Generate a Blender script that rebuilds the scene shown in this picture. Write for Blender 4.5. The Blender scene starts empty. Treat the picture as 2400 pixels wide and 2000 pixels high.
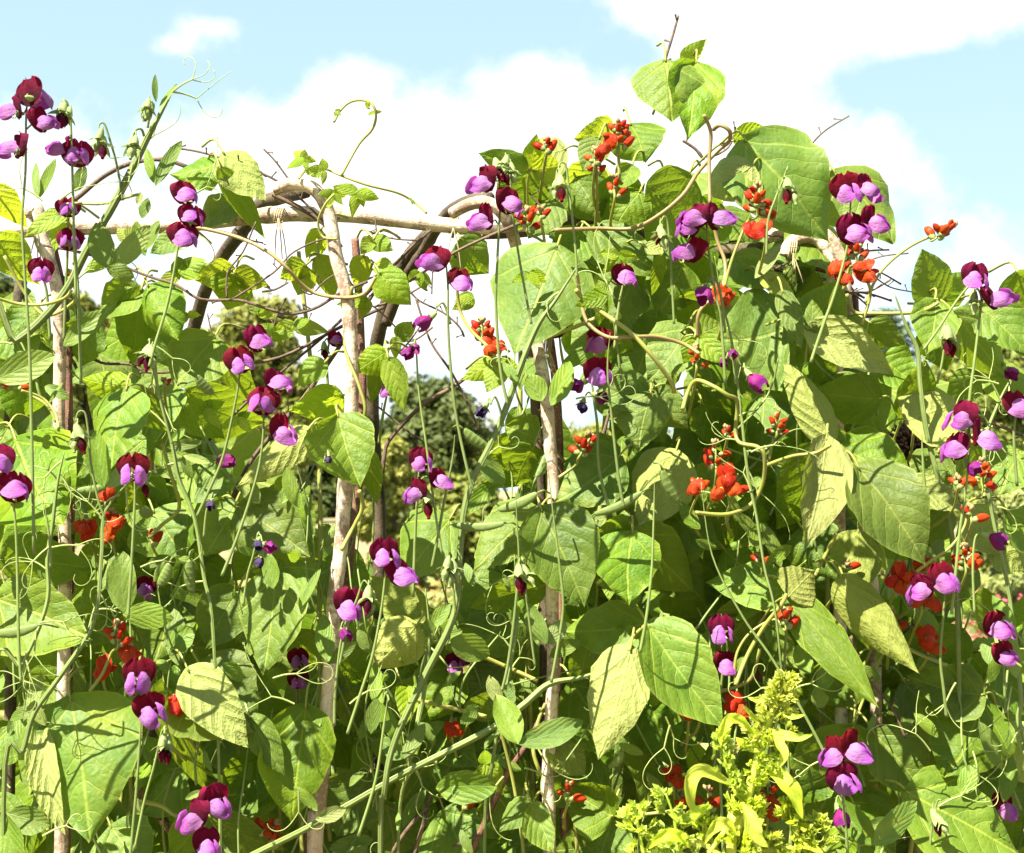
import bpy, math, random
import numpy as np
from mathutils import Vector, Matrix, Euler
R = math.radians
sc = bpy.context.scene
col = sc.collection
random.seed(7)

# ------------------------------------------------------------------ camera
F = 3333.0                       # focal length in photograph pixels (2400 wide, 50 mm on 36 mm)
CAM = Vector((0.0, -1.6, 1.5))
PITCH = math.atan(150.0 / F)
cd = bpy.data.cameras.new('camera'); cam = bpy.data.objects.new('camera', cd); col.objects.link(cam)
cd.sensor_width = 36.0; cd.lens = 50.0; cd.clip_start = 0.05; cd.clip_end = 3000.0
cam.location = CAM; cam.rotation_euler = (R(90) + PITCH, 0, 0)
cd.dof.use_dof = True; cd.dof.focus_distance = 1.58; cd.dof.aperture_fstop = 14.0
sc.camera = cam

# ------------------------------------------------------------------ sun, sky, exposure
SUN = Vector((-0.52, -0.50, 1.0)).normalized()
sl = bpy.data.lights.new('sun', 'SUN'); so = bpy.data.objects.new('sun', sl); col.objects.link(so)
sl.energy = 5.0; sl.angle = R(0.53); sl.color = (1.0, 0.94, 0.80)
so.rotation_euler = SUN.to_track_quat('Z', 'Y').to_euler(); so.location = (0, 0, 12)
sc.view_settings.view_transform = 'Standard'; sc.view_settings.look = 'None'
sc.view_settings.exposure = 2.30; sc.view_settings.gamma = 1.0; sc.view_settings.use_curve_mapping = False
sc.render.engine = 'CYCLES'
sc.cycles.use_denoising = True
sc.cycles.max_bounces = 7; sc.cycles.diffuse_bounces = 4; sc.cycles.transmission_bounces = 5
sc.cycles.glossy_bounces = 2; sc.cycles.transparent_max_bounces = 4
sc.cycles.sample_clamp_indirect = 6.0

class NT:
    """small helper that adds nodes to a tree"""
    def __init__(s, tree): s.t = tree; s.n = tree.nodes; s.l = tree.links
    def node(s, typ, ins=None, **kw):
        nd = s.n.new(typ)
        for k, v in kw.items(): setattr(nd, k, v)
        for k, v in (ins or {}).items(): s.put(nd.inputs[k], v)
        return nd
    def put(s, sock, v):
        if hasattr(v, 'links') or hasattr(v, 'is_output'): s.l.new(v, sock)
        elif isinstance(v, (tuple, list)) and len(v) == 3 and sock.type == 'RGBA': sock.default_value = (*v, 1)
        else: sock.default_value = v
    def m(s, op, a, b=0.0, c=0.0, clamp=False):
        nd = s.node('ShaderNodeMath', operation=op, use_clamp=clamp)
        s.put(nd.inputs[0], a); s.put(nd.inputs[1], b); s.put(nd.inputs[2], c)
        return nd.outputs[0]
    def mix(s, f, a, b, mode='MIX'):
        nd = s.node('ShaderNodeMix', data_type='RGBA', blend_type=mode)
        s.put(nd.inputs[0], f); s.put(nd.inputs[6], a); s.put(nd.inputs[7], b)
        return nd.outputs[2]
    def ramp(s, f, lo, hi, a=0.0, b=1.0, smooth=True):
        nd = s.node('ShaderNodeMapRange', interpolation_type='SMOOTHSTEP' if smooth else 'LINEAR')
        for i, v in enumerate((f, lo, hi, a, b)): s.put(nd.inputs[i], v)
        return nd.outputs[0]
    def noise(s, vec, scale, detail=3.0, rough=0.55, dist=0.0):
        nd = s.node('ShaderNodeTexNoise', {'Scale': scale, 'Detail': detail, 'Roughness': rough, 'Distortion': dist})
        if vec is not None: s.l.new(vec, nd.inputs['Vector'])
        return nd.outputs[0]

world = bpy.data.worlds.new('World'); sc.world = world; world.use_nodes = True
world.node_tree.nodes.clear()
w = NT(world.node_tree)
sky = w.node('ShaderNodeTexSky', sky_type='NISHITA', sun_disc=False, sun_elevation=math.asin(SUN.z),
             sun_rotation=math.atan2(SUN.x, SUN.y), altitude=50.0, air_density=1.0, dust_density=2.2, ozone_density=0.6)
geo = w.node('ShaderNodeTexCoord').outputs['Generated']
sep = w.node('ShaderNodeSeparateXYZ', {0: geo})
az = w.m('ARCTAN2', sep.outputs[0], sep.outputs[1])
el = w.m('ARCSINE', sep.outputs[2])
warp = w.noise(geo, 16.0, 4.0, 0.6)
fb = w.m('ADD', w.m('MULTIPLY', w.noise(geo, 9.0, 8.0, 0.60, 0.2), 0.62), w.m('MULTIPLY', w.noise(geo, 24.0, 6.0, 0.62), 0.38))
tot = w.m('MULTIPLY', w.m('SUBTRACT', fb, 0.52), 10.5)
# cloud masses seen in the picture: (x, y, rx, ry, amount) in photograph pixels -> azimuth / elevation
for (px, py, rx, ry, am) in [(2100, 50, 560, 110, 3.2), (1530, 30, 80, 45, 1.6), (830, 190, 85, 55, 1.3), (1290, 195, 100, 50, 1.5), (1150, 350, 520, 120, 2.0),
                             (1760, 340, 240, 150, 1.9), (470, 112, 100, 36, 2.2), (405, 158, 75, 30, 2.0), (560, 330, 220, 70, 1.2), (250, 460, 300, 110, 0.9), (1100, 700, 1000, 300, 2.8),
                             (2290, 330, 190, 110, -3.0), (2330, 480, 170, 130, -1.2), (1000, 60, 420, 90, -2.4), (200, 130, 260, 130, -2.2), (600, 200, 90, 60, -1.0), (1440, 140, 110, 55, -2.2), (2160, 240, 200, 52, -3.4)]:
    a0 = (px - 1200) / F; e0 = PITCH + (1000 - py) / F
    g = w.m('ADD', w.m('POWER', w.m('DIVIDE', w.m('SUBTRACT', az, a0), rx / F), 2.0), w.m('POWER', w.m('DIVIDE', w.m('SUBTRACT', el, e0), ry / F), 2.0))
    tot = w.m('ADD', tot, w.m('MULTIPLY', w.m('POWER', 2.718, w.m('MULTIPLY', g, -1.0)), am))
cov = w.ramp(tot, -0.75, 1.75)
soft = w.m('MULTIPLY', w.ramp(w.m('ABSOLUTE', el), 0.40, 0.03), 0.35)         # pale air low over the horizon
haze_sky = w.mix(soft, sky.outputs[0], (7.0, 8.6, 9.2))
pale = w.mix(0.78, haze_sky, (2.45, 3.5, 3.85))
cl = w.mix(w.ramp(w.noise(geo, 9.0, 4.0), 0.3, 0.7), (4.7, 4.85, 4.95), (5.3, 5.3, 5.25))
skyc = w.mix(cov, pale, cl)
bg = w.node('ShaderNodeBackground', {'Color': skyc, 'Strength': 0.054})
wo = w.node('ShaderNodeOutputWorld'); w.l.new(bg.outputs[0], wo.inputs[0])

# ------------------------------------------------------------------ helpers
def W(px, py, y=0.0):
    """the point of the world plane Y = y that lies on the sight line through a photograph pixel"""
    u = (px - 1200) / F; v = (1000 - py) / F
    d = Vector((u, math.cos(PITCH) - v * math.sin(PITCH), math.sin(PITCH) + v * math.cos(PITCH)))
    return CAM + d * ((y - CAM.y) / d.y)
def S(y=0.0): return (y - CAM.y) / F          # metres per photograph pixel at that depth

def mesh(name, verts, faces, mats, uv=None, smooth=True, mi=None, uv2=None):
    me = bpy.data.meshes.new(name)
    me.from_pydata([tuple(v) for v in verts], [], faces)
    for m in (mats if isinstance(mats, (list, tuple)) else [mats]): me.materials.append(m)
    if uv is not None:
        la = me.uv_layers.new(name='UVMap')
        li = np.empty(len(me.loops), dtype=np.int32); me.loops.foreach_get('vertex_index', li)
        la.data.foreach_set('uv', np.asarray(uv, dtype=np.float32)[li].ravel())
    if uv2 is not None: me.uv_layers.new(name='EdgeUV').data.foreach_set('uv', np.asarray(uv2, dtype=np.float32)[li].ravel())
    if mi is not None: me.polygons.foreach_set('material_index', np.asarray(mi, dtype=np.int32))
    if smooth: me.polygons.foreach_set('use_smooth', np.ones(len(me.polygons), dtype=bool))
    me.update()
    return me
def obj(name, me, parent=None, loc=(0, 0, 0), rot=None, scale=None):
    o = bpy.data.objects.new(name, me); col.objects.link(o)
    o.location = loc
    if parent is not None: o.parent = parent
    if rot is not None: o.rotation_euler = rot
    if scale is not None: o.scale = scale if isinstance(scale, (tuple, list)) else (scale,) * 3
    return o
def tag(o, label, cat=None, group=None, kind=None):
    o['label'] = label
    if cat: o['category'] = cat
    if group: o['group'] = group
    if kind: o['kind'] = kind
    return o
def thing(name, label, cat, loc, group=None):
    o = obj(name, None, None, loc); o.empty_display_size = 0.03
    return tag(o, label, cat, group)

def smooth_path(P, rad, sub=5):
    P = [Vector(p) for p in P]; n = len(P)
    if not isinstance(rad, (list, tuple)): rad = [rad] * n
    if len(rad) != n: rad = list(np.interp(np.linspace(0, 1, n), np.linspace(0, 1, len(rad)), rad))
    out, ro = [], []
    for i in range(n - 1):
        p0, p1, p2, p3 = P[max(i - 1, 0)], P[i], P[i + 1], P[min(i + 2, n - 1)]
        for j in range(sub):
            t = j / sub
            out.append(0.5 * ((2 * p1) + (p2 - p0) * t + (2 * p0 - 5 * p1 + 4 * p2 - p3) * t * t + (3 * p1 - p0 - 3 * p2 + p3) * t ** 3))
            ro.append(rad[i] * (1 - t) + rad[i + 1] * t)
    out.append(P[-1]); ro.append(rad[-1])
    return out, ro

WING = [(-1, 0), (-0.50, -0.07), (-0.30, -0.13), (-0.22, -0.42), (0.22, -0.42), (0.30, -0.13), (0.50, -0.07), (1, 0), (0.50, 0.07), (0.30, 0.13), (0.22, 0.42), (-0.22, 0.42), (-0.30, 0.13), (-0.50, 0.07)]
class MB:
    """collects tubes and patches of ONE part into one mesh"""
    def __init__(s): s.v = []; s.f = []; s.uv = []; s.mi = []
    def add(s, v, f, uv=None, mi=0):
        b = len(s.v); s.v += [Vector(p) for p in v]; s.f += [tuple(i + b for i in q) for q in f]
        s.uv += list(uv) if uv is not None else [(0.5, 0.5)] * len(v); s.mi += [mi] * len(f)
    def tube(s, P, rad, n=6, sub=5, flat=None, knobs=0.0, rnd=None, mi=0, cap=True):
        pts, rr = smooth_path(P, rad, sub)
        N = len(pts); v = []; uv = []; f = []
        up = Vector((0, 1, 0)); ln = 0.0
        side = None
        for i, p in enumerate(pts):
            t = (pts[min(i + 1, N - 1)] - pts[max(i - 1, 0)])
            t = t.normalized() if t.length > 1e-9 else Vector((0, 0, 1))
            if flat is not None:
                side = t.cross(up)
                side = side.normalized() if side.length > 1e-4 else Vector((1, 0, 0))
            elif side is None:
                side = t.cross(up if abs(t.y) < 0.9 else Vector((1, 0, 0))).normalized()
            else:
                side = (side - t * side.dot(t)).normalized()
            o = t.cross(side)
            r = rr[i]
            if knobs and rnd: r *= 1 + knobs * (rnd.random() - 0.4) + (knobs * 2.2 if rnd.random() < 0.06 else 0)
            if i: ln += (p - pts[i - 1]).length
            if flat is not None:          # winged stem: two thin wings beside an angular rib, slowly twisting
                tw = 0.5 * math.sin(ln * 9.0 + flat * 40); cs, sn = math.cos(tw), math.sin(tw)
                for k, (wx, wy) in enumerate(WING):
                    v.append(p + side * (wx * cs - wy * sn) * r + o * (wx * sn + wy * cs) * r); uv.append((k / n, ln * 10))
                continue
            for k in range(n):
                a = 2 * math.pi * k / n
                v.append(p + side * (math.cos(a) * r) + o * (math.sin(a) * r)); uv.append((k / n, ln * 10))
        for i in range(N - 1):
            for k in range(n):
                f.append((i * n + k, i * n + (k + 1) % n, (i + 1) * n + (k + 1) % n, (i + 1) * n + k))
        if cap:
            f.append(tuple(range(n))[::-1]); f.append(tuple((N - 1) * n + k for k in range(n)))
        s.add(v, f, uv, mi)
        return s
    def build(s, name, mats, parent=None, origin=None, smooth=True):
        o = Vector(origin) if origin is not None else (s.v[0].copy() if s.v else Vector())
        me = mesh(name, [p - o for p in s.v], s.f, mats, s.uv, smooth, s.mi)
        base = Vector(parent.location) if parent is not None else Vector()
        return obj(name, me, parent, o - base)

# ------------------------------------------------------------------ materials
def new_mat(name):
    m = bpy.data.materials.new(name); m.use_nodes = True; m.node_tree.nodes.clear()
    n = NT(m.node_tree); out = n.node('ShaderNodeOutputMaterial')
    return m, n, out

def leaf_mat(name, top, top2, under, vein, thru, rough=0.45, tfac=0.36, slope=0.62, count=5.6, retic=15.0, bump=0.46, veinw=0.05):
    m, n, out = new_mat(name)
    uvn = n.node('ShaderNodeTexCoord').outputs['UV']
    rnd = n.node('ShaderNodeObjectInfo').outputs['Random']
    s = n.node('ShaderNodeSeparateXYZ', {0: uvn})
    ax = n.m('ABSOLUTE', n.m('SUBTRACT', s.outputs[0], 0.5))           # 0 .. 0.5 over half the width
    v = s.outputs[1]
    # side veins run out and forward from the midrib
    offs = n.node('ShaderNodeVectorMath', {0: uvn, 1: n.node('ShaderNodeCombineXYZ', {0: n.m('MULTIPLY', rnd, 37.0), 1: n.m('MULTIPLY', rnd, 91.0)}).outputs[0]}, operation='ADD').outputs[0]
    wob = n.m('MULTIPLY', n.m('SUBTRACT', n.noise(offs, 4.0, 2.0), 0.5), 0.10)
    t = n.m('ADD', n.m('MULTIPLY', n.m('SUBTRACT', n.m('POWER', v, 0.85), n.m('MULTIPLY', n.m('POWER', ax, 1.25), slope * 1.75)), count), n.m('MULTIPLY', wob, count))
    fr = n.m('ABSOLUTE', n.m('SUBTRACT', n.m('FRACT', n.m('ADD', t, 20.0)), 0.5))      # 0 on a vein
    sidev = n.m('MULTIPLY', n.ramp(fr, veinw, 0.0), n.ramp(ax, 0.5, 0.12))
    mid = n.ramp(ax, 0.022, 0.006)
    basal = n.ramp(n.m('ABSOLUTE', n.m('SUBTRACT', n.m('SUBTRACT', v, n.m('MULTIPLY', n.m('POWER', ax, 0.9), 0.80)), 0.01)), 0.020, 0.004)
    veins = n.m('MAXIMUM', n.m('MULTIPLY', sidev, 0.75), n.m('MAXIMUM', mid, n.m('MULTIPLY', basal, 0.9)), clamp=True)
    mp = n.node('ShaderNodeMapping', {'Vector': offs, 'Scale': (1.0, 1.25, 1.0)})
    vor = n.node('ShaderNodeTexVoronoi', {'Vector': mp.outputs[0], 'Scale': retic}, feature='DISTANCE_TO_EDGE')
    net = n.ramp(vor.outputs['Distance'], 0.09, 0.0)
    big = n.noise(offs, 2.3, 3.0)
    fine = n.noise(offs, 38.0, 3.0)
    tc = n.mix(n.ramp(big, 0.3, 0.7), top, top2)
    tc = n.mix(n.m('MULTIPLY', n.ramp(fine, 0.35, 0.75), 0.15), tc, tuple(c * 0.62 for c in top2))
    tc = n.mix(n.m('MULTIPLY', net, 0.07), tc, vein)
    tc = n.mix(n.m('MULTIPLY', veins, 0.52), tc, vein)
    # old leaves: yellowed patches and a few brown spots
    age = n.m('MULTIPLY', n.ramp(rnd, 0.62, 1.0), n.ramp(n.noise(offs, 1.7, 4.0), 0.48, 0.72))
    tc = n.mix(n.m('MULTIPLY', age, 0.45), tc, (0.30, 0.30, 0.035))
    spots = n.m('MULTIPLY', n.ramp(n.noise(offs, 15.0, 2.0), 0.715, 0.75), n.ramp(rnd, 0.3, 0.5))
    tc = n.mix(n.m('MULTIPLY', spots, 0.7), tc, (0.16, 0.10, 0.035))
    eu = n.node('ShaderNodeSeparateXYZ', {0: n.node('ShaderNodeUVMap', uv_map='EdgeUV').outputs[0]})
    rim = n.m('ADD', n.m('MAXIMUM', eu.outputs[0], n.m('MULTIPLY', eu.outputs[1], 0.97)), n.m('MULTIPLY', n.m('SUBTRACT', n.noise(offs, 6.0, 3.0), 0.5), 0.55))
    tc = n.mix(n.m('MULTIPLY', n.ramp(eu.outputs[0], 0.90, 1.0), 0.30), tc, vein)                       # paler margin
    rimc = n.m('MULTIPLY', n.ramp(rim, 1.0, 1.10), n.ramp(rnd, 0.35, 0.55))                             # dried, browned margin on some leaves
    tc = n.mix(n.m('MULTIPLY', rimc, 0.8), tc, (0.22, 0.15, 0.05))
    uc = n.mix(n.ramp(big, 0.3, 0.7), under, tuple(c * 0.86 for c in under))
    uc = n.mix(n.m('MULTIPLY', n.m('MAXIMUM', veins, n.m('MULTIPLY', net, 0.35)), 0.5), uc, tuple(min(1, c * 1.35 + 0.02) for c in under))
    back = n.node('ShaderNodeNewGeometry').outputs['Backfacing']
    c = n.mix(back, tc, uc)
    hs = n.node('ShaderNodeHueSaturation', {'Color': c, 'Hue': n.ramp(rnd, 0, 1, 0.485, 0.508, False), 'Saturation': n.ramp(n.m('FRACT', n.m('MULTIPLY', rnd, 7.3)), 0, 1, 0.96, 1.12, False),
                                            'Value': n.ramp(n.m('FRACT', n.m('MULTIPLY', rnd, 13.7)), 0, 1, 0.78, 1.22, False)})
    c = hs.outputs[0]
    h = n.m('SUBTRACT', n.m('MULTIPLY', n.m('MINIMUM', vor.outputs['Distance'], 0.3), 0.8), n.m('MULTIPLY', veins, 0.55))
    h = n.m('ADD', h, n.m('MULTIPLY', n.m('MINIMUM', fr, 0.36), 1.7))
    h = n.m('ADD', h, n.m('MULTIPLY', fine, 0.05))
    h = n.m('ADD', h, n.m('MULTIPLY', n.noise(offs, 9.0, 2.0, 0.5, 0.6), 1.1))
    h = n.m('MULTIPLY', h, n.m('ADD', 1.0, n.m('MULTIPLY', back, 0.9)))          # veins stand out more on the underside
    bp = n.node('ShaderNodeBump', {'Strength': bump, 'Distance': 0.0024, 'Height': h})
    pr = n.node('ShaderNodeBsdfPrincipled', {'Base Color': c, 'Roughness': n.m('ADD', n.mix(back, (rough,) * 3, (0.68,) * 3), n.m('MULTIPLY', n.m('SUBTRACT', fine, 0.5), 0.2)),
                                             'Specular IOR Level': 0.24, 'Normal': bp.outputs[0]})
    tcol = n.mix(n.m('MULTIPLY', veins, 0.35), thru, tuple(x * 0.55 for x in thru))
    hs2 = n.node('ShaderNodeHueSaturation', {'Color': tcol, 'Hue': n.ramp(rnd, 0, 1, 0.488, 0.506, False), 'Value': n.ramp(n.m('FRACT', n.m('MULTIPLY', rnd, 13.7)), 0, 1, 0.85, 1.15, False)})
    tr = n.node('ShaderNodeBsdfTranslucent', {'Color': hs2.outputs[0], 'Normal': bp.outputs[0]})
    mx = n.node('ShaderNodeMixShader', {0: tfac, 1: pr.outputs[0], 2: tr.outputs[0]})
    n.l.new(mx.outputs[0], out.inputs[0])
    return m

def petal_mat(name, inner, outer, thru, rough=0.55, tfac=0.3, streak=0.3, obr=0.12, hue=(-0.022, 0.018)):
    m, n, out = new_mat(name)
    uvn = n.node('ShaderNodeTexCoord').outputs['UV']
    rnd = n.node('ShaderNodeObjectInfo').outputs['Random']
    s = n.node('ShaderNodeSeparateXYZ', {0: uvn})
    vs = n.node('ShaderNodeMapping', {'Vector': uvn, 'Scale': (26.0, 2.2, 1.0)})
    st = n.noise(vs.outputs[0], 1.0, 3.0)
    bl = n.noise(uvn, 5.0, 3.0)
    c = n.mix(n.ramp(n.m('ADD', s.outputs[1], n.m('MULTIPLY', n.m('SUBTRACT', bl, 0.5), 0.5)), 0.25, 1.0), inner, outer)
    c = n.mix(n.m('MULTIPLY', n.ramp(st, 0.45, 0.7), streak), c, tuple(x * 0.5 for x in outer))
    hs = n.node('ShaderNodeHueSaturation', {'Color': c, 'Hue': n.ramp(rnd, 0, 1, 0.5 + hue[0], 0.5 + hue[1], False), 'Value': n.ramp(n.m('FRACT', n.m('MULTIPLY', rnd, 9.1)), 0, 1, 1 - obr * 2, 1 + obr, False)})
    bp = n.node('ShaderNodeBump', {'Strength': 0.6, 'Distance': 0.0014, 'Height': n.m('ADD', st, n.m('MULTIPLY', bl, 1.6))})
    pr = n.node('ShaderNodeBsdfPrincipled', {'Base Color': hs.outputs[0], 'Roughness': rough, 'Specular IOR Level': 0.12, 'Normal': bp.outputs[0]})
    tr = n.node('ShaderNodeBsdfTranslucent', {'Color': thru})
    mx = n.node('ShaderNodeMixShader', {0: tfac, 1: pr.outputs[0], 2: tr.outputs[0]})
    n.l.new(mx.outputs[0], out.inputs[0])
    return m

def stem_mat(name, a, b, rough=0.5, bump=0.25, scale=60.0, along=2.5, tfac=0.12, obr=0.15):
    m, n, out = new_mat(name)
    tcn = n.node('ShaderNodeTexCoord')
    rnd = n.node('ShaderNodeObjectInfo').outputs['Random']
    mp = n.node('ShaderNodeMapping', {'Vector': tcn.outputs['UV'], 'Scale': (8.0, along, 1.0)})
    f = n.noise(mp.outputs[0], 1.0, 4.0); g = n.noise(tcn.outputs['Object'], scale, 4.0)
    c = n.mix(n.ramp(n.m('ADD', n.m('MULTIPLY', f, 0.6), n.m('MULTIPLY', g, 0.4)), 0.32, 0.68), a, b)
    hs = n.node('ShaderNodeHueSaturation', {'Color': c, 'Value': n.ramp(rnd, 0, 1, 1 - obr, 1 + obr, False)})
    bp = n.node('ShaderNodeBump', {'Strength': bump, 'Distance': 0.002, 'Height': n.m('ADD', f, g)})
    pr = n.node('ShaderNodeBsdfPrincipled', {'Base Color': hs.outputs[0], 'Roughness': rough, 'Specular IOR Level': 0.35, 'Normal': bp.outputs[0]})
    tr = n.node('ShaderNodeBsdfTranslucent', {'Color': hs.outputs[0]})
    mx = n.node('ShaderNodeMixShader', {0: tfac, 1: pr.outputs[0], 2: tr.outputs[0]})
    n.l.new(mx.outputs[0], out.inputs[0])
    return m

def bark_mat(name, pale, mid, dark, spots=(0.5, 0.45, 0.36)):
    m, n, out = new_mat(name)
    tcn = n.node('ShaderNodeTexCoord')
    rnd = n.node('ShaderNodeObjectInfo').outputs['Random']
    o = n.node('ShaderNodeVectorMath', {0: tcn.outputs['Object'], 1: n.node('ShaderNodeCombineXYZ', {0: n.m('MULTIPLY', rnd, 9.0)}).outputs[0]}, operation='ADD').outputs[0]
    big = n.noise(o, 14.0, 5.0, 0.65); fine = n.noise(o, 190.0, 4.0, 0.7)
    mp = n.node('ShaderNodeMapping', {'Vector': tcn.outputs['UV'], 'Scale': (9.0, 2.0, 1.0)})
    gr = n.noise(mp.outputs[0], 1.0, 5.0, 0.65)
    c = n.mix(n.ramp(n.m('ADD', n.m('MULTIPLY', big, 0.65), n.m('MULTIPLY', gr, 0.35)), 0.36, 0.62), mid, pale)
    c = n.mix(n.m('MULTIPLY', n.ramp(n.m('ADD', n.m('MULTIPLY', n.noise(o, 30.0, 5.0), 0.6), n.m('MULTIPLY', fine, 0.4)), 0.47, 0.58), 0.75), c, dark)
    ml = n.node('ShaderNodeMapping', {'Vector': tcn.outputs['UV'], 'Scale': (14.0, 34.0, 1.0)})
    le = n.node('ShaderNodeTexVoronoi', {'Vector': ml.outputs[0], 'Scale': 1.0})
    dots = n.m('MULTIPLY', n.ramp(le.outputs['Distance'], 0.26, 0.16), n.ramp(n.noise(ml.outputs[0], 0.7, 1.0), 0.5, 0.56))
    c = n.mix(dots, c, spots)
    h = n.m('ADD', n.m('MULTIPLY', gr, 0.8), n.m('ADD', n.m('MULTIPLY', fine, 0.6), n.m('MULTIPLY', dots, 0.8)))
    bp = n.node('ShaderNodeBump', {'Strength': 0.7, 'Distance': 0.0025, 'Height': h})
    pr = n.node('ShaderNodeBsdfPrincipled', {'Base Color': c, 'Roughness': 0.72, 'Specular IOR Level': 0.3, 'Normal': bp.outputs[0]})
    n.l.new(pr.outputs[0], out.inputs[0])
    return m

M = {}
M['bean'] = leaf_mat('bean_leaf', (0.106, 0.168, 0.023), (0.062, 0.116, 0.014), (0.235, 0.27, 0.072), (0.24, 0.29, 0.05), (0.26, 0.37, 0.014), rough=0.54, tfac=0.36)
M['young'] = leaf_mat('young_bean_leaf', (0.17, 0.25, 0.020), (0.12, 0.21, 0.016), (0.24, 0.31, 0.06), (0.27, 0.33, 0.06), (0.42, 0.52, 0.025), rough=0.45, tfac=0.48)
M['pea'] = leaf_mat('sweet_pea_leaflet', (0.125, 0.185, 0.030), (0.095, 0.155, 0.024), (0.21, 0.26, 0.08), (0.16, 0.24, 0.08), (0.24, 0.37, 0.04), rough=0.52, tfac=0.34, slope=1.0, count=4.5, retic=11.0, bump=0.3, veinw=0.05)
M['lime'] = leaf_mat('lime_leaf', (0.47, 0.57, 0.075), (0.40, 0.52, 0.05), (0.50, 0.57, 0.12), (0.58, 0.63, 0.18), (0.60, 0.70, 0.06), rough=0.55, tfac=0.5, bump=0.25)
M['maroon'] = petal_mat('maroon_petal', (0.014, 0.0003, 0.003), (0.118, 0.0016, 0.017), (0.36, 0.004, 0.042), rough=0.8, tfac=0.28, streak=0.35)
M['violet'] = petal_mat('violet_petal', (0.33, 0.14, 0.35), (0.215, 0.042, 0.25), (0.36, 0.04, 0.33), tfac=0.30, streak=0.16)
M['faded'] = petal_mat('faded_petal', (0.20, 0.012, 0.10), (0.13, 0.012, 0.12), (0.30, 0.02, 0.14), tfac=0.22, streak=0.6)
M['dry'] = petal_mat('dried_petal', (0.05, 0.025, 0.07), (0.035, 0.022, 0.075), (0.06, 0.03, 0.09), tfac=0.1, streak=0.6)
M['keel'] = petal_mat('keel_petal', (0.55, 0.42, 0.62), (0.38, 0.16, 0.55), (0.5, 0.3, 0.6), tfac=0.3, streak=0.1)
M['scarlet'] = petal_mat('scarlet_petal', (0.36, 0.026, 0.006), (0.32, 0.018, 0.004), (0.48, 0.036, 0.004), rough=0.38, tfac=0.25, streak=0.15, hue=(-0.003, 0.014))
M['pea_stem'] = stem_mat('sweet_pea_stem', (0.115, 0.165, 0.038), (0.18, 0.225, 0.068), 0.55)
M['bean_stem'] = stem_mat('bean_stem', (0.25, 0.29, 0.045), (0.20, 0.17, 0.055), 0.5)
M['brown_stem'] = stem_mat('brown_bean_stem', (0.20, 0.13, 0.06), (0.27, 0.22, 0.08), 0.5)
M['bud_green'] = stem_mat('calyx_green', (0.26, 0.33, 0.12), (0.20, 0.25, 0.08), 0.6, tfac=0.3)
M['pod'] = stem_mat('seed_pod', (0.13, 0.19, 0.045), (0.17, 0.23, 0.06), 0.6, tfac=0.3)
M['tendril'] = stem_mat('tendril', (0.26, 0.34, 0.09), (0.34, 0.38, 0.14), 0.5, tfac=0.25)
M['lime_stem'] = stem_mat('lime_stem', (0.42, 0.46, 0.05), (0.50, 0.52, 0.09), 0.45)
M['bark'] = bark_mat('pale_bark', (0.60, 0.50, 0.39), (0.36, 0.255, 0.18), (0.13, 0.070, 0.045))
M['red_bark'] = bark_mat('red_brown_bark', (0.19, 0.09, 0.06), (0.12, 0.05, 0.034), (0.07, 0.036, 0.026))
M['dark_bark'] = bark_mat('brown_bark', (0.10, 0.07, 0.042), (0.055, 0.038, 0.023), (0.03, 0.022, 0.014), (0.12, 0.10, 0.07))
M['twig'] = bark_mat('twig_bark', (0.14, 0.09, 0.055), (0.08, 0.05, 0.033), (0.045, 0.032, 0.025), (0.25, 0.2, 0.15))
M['twine'] = stem_mat('twine', (0.42, 0.34, 0.22), (0.30, 0.24, 0.15), 0.8, 0.6)

# ------------------------------------------------------------------ ground and far planting
def foliage_mat(name, a, b, thru):
    m, n, out = new_mat(name)
    tcn = n.node('ShaderNodeTexCoord')
    c = n.mix(n.ramp(n.m('ADD', n.m('MULTIPLY', n.noise(tcn.outputs['Object'], 0.9, 3.0), 0.5), n.m('MULTIPLY', n.noise(tcn.outputs['Object'], 9.0, 3.0), 0.5)), 0.35, 0.65), a, b)
    pr = n.node('ShaderNodeBsdfPrincipled', {'Base Color': c, 'Roughness': 0.6, 'Specular IOR Level': 0.3})
    tr = n.node('ShaderNodeBsdfTranslucent', {'Color': thru})
    mx = n.node('ShaderNodeMixShader', {0: 0.28, 1: pr.outputs[0], 2: tr.outputs[0]})
    n.l.new(mx.outputs[0], out.inputs[0])
    return m
M['oak'] = foliage_mat('far_oak_foliage', (0.20, 0.20, 0.035), (0.11, 0.13, 0.022), (0.22, 0.24, 0.03))
M['holm'] = foliage_mat('far_dark_foliage', (0.085, 0.105, 0.020), (0.045, 0.065, 0.014), (0.10, 0.13, 0.02))
M['gold'] = foliage_mat('golden_shrub_foliage', (0.25, 0.25, 0.045), (0.16, 0.175, 0.03), (0.28, 0.27, 0.035))
M['pale_shrub'] = foliage_mat('pale_shrub_foliage', (0.24, 0.27, 0.085), (0.16, 0.19, 0.05), (0.28, 0.32, 0.06))
M['mid_shrub'] = foliage_mat('green_shrub_foliage', (0.17, 0.19, 0.032), (0.10, 0.135, 0.022), (0.22, 0.25, 0.03))
M['pine'] = foliage_mat('blue_green_foliage', (0.075, 0.11, 0.06), (0.05, 0.08, 0.04), (0.08, 0.12, 0.05))
M['ochre'] = foliage_mat('dry_grass_foliage', (0.30, 0.20, 0.06), (0.22, 0.17, 0.05), (0.3, 0.22, 0.05))
M['pink'] = foliage_mat('pink_blossom', (0.55, 0.08, 0.12), (0.50, 0.16, 0.17), (0.6, 0.1, 0.15))

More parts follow.
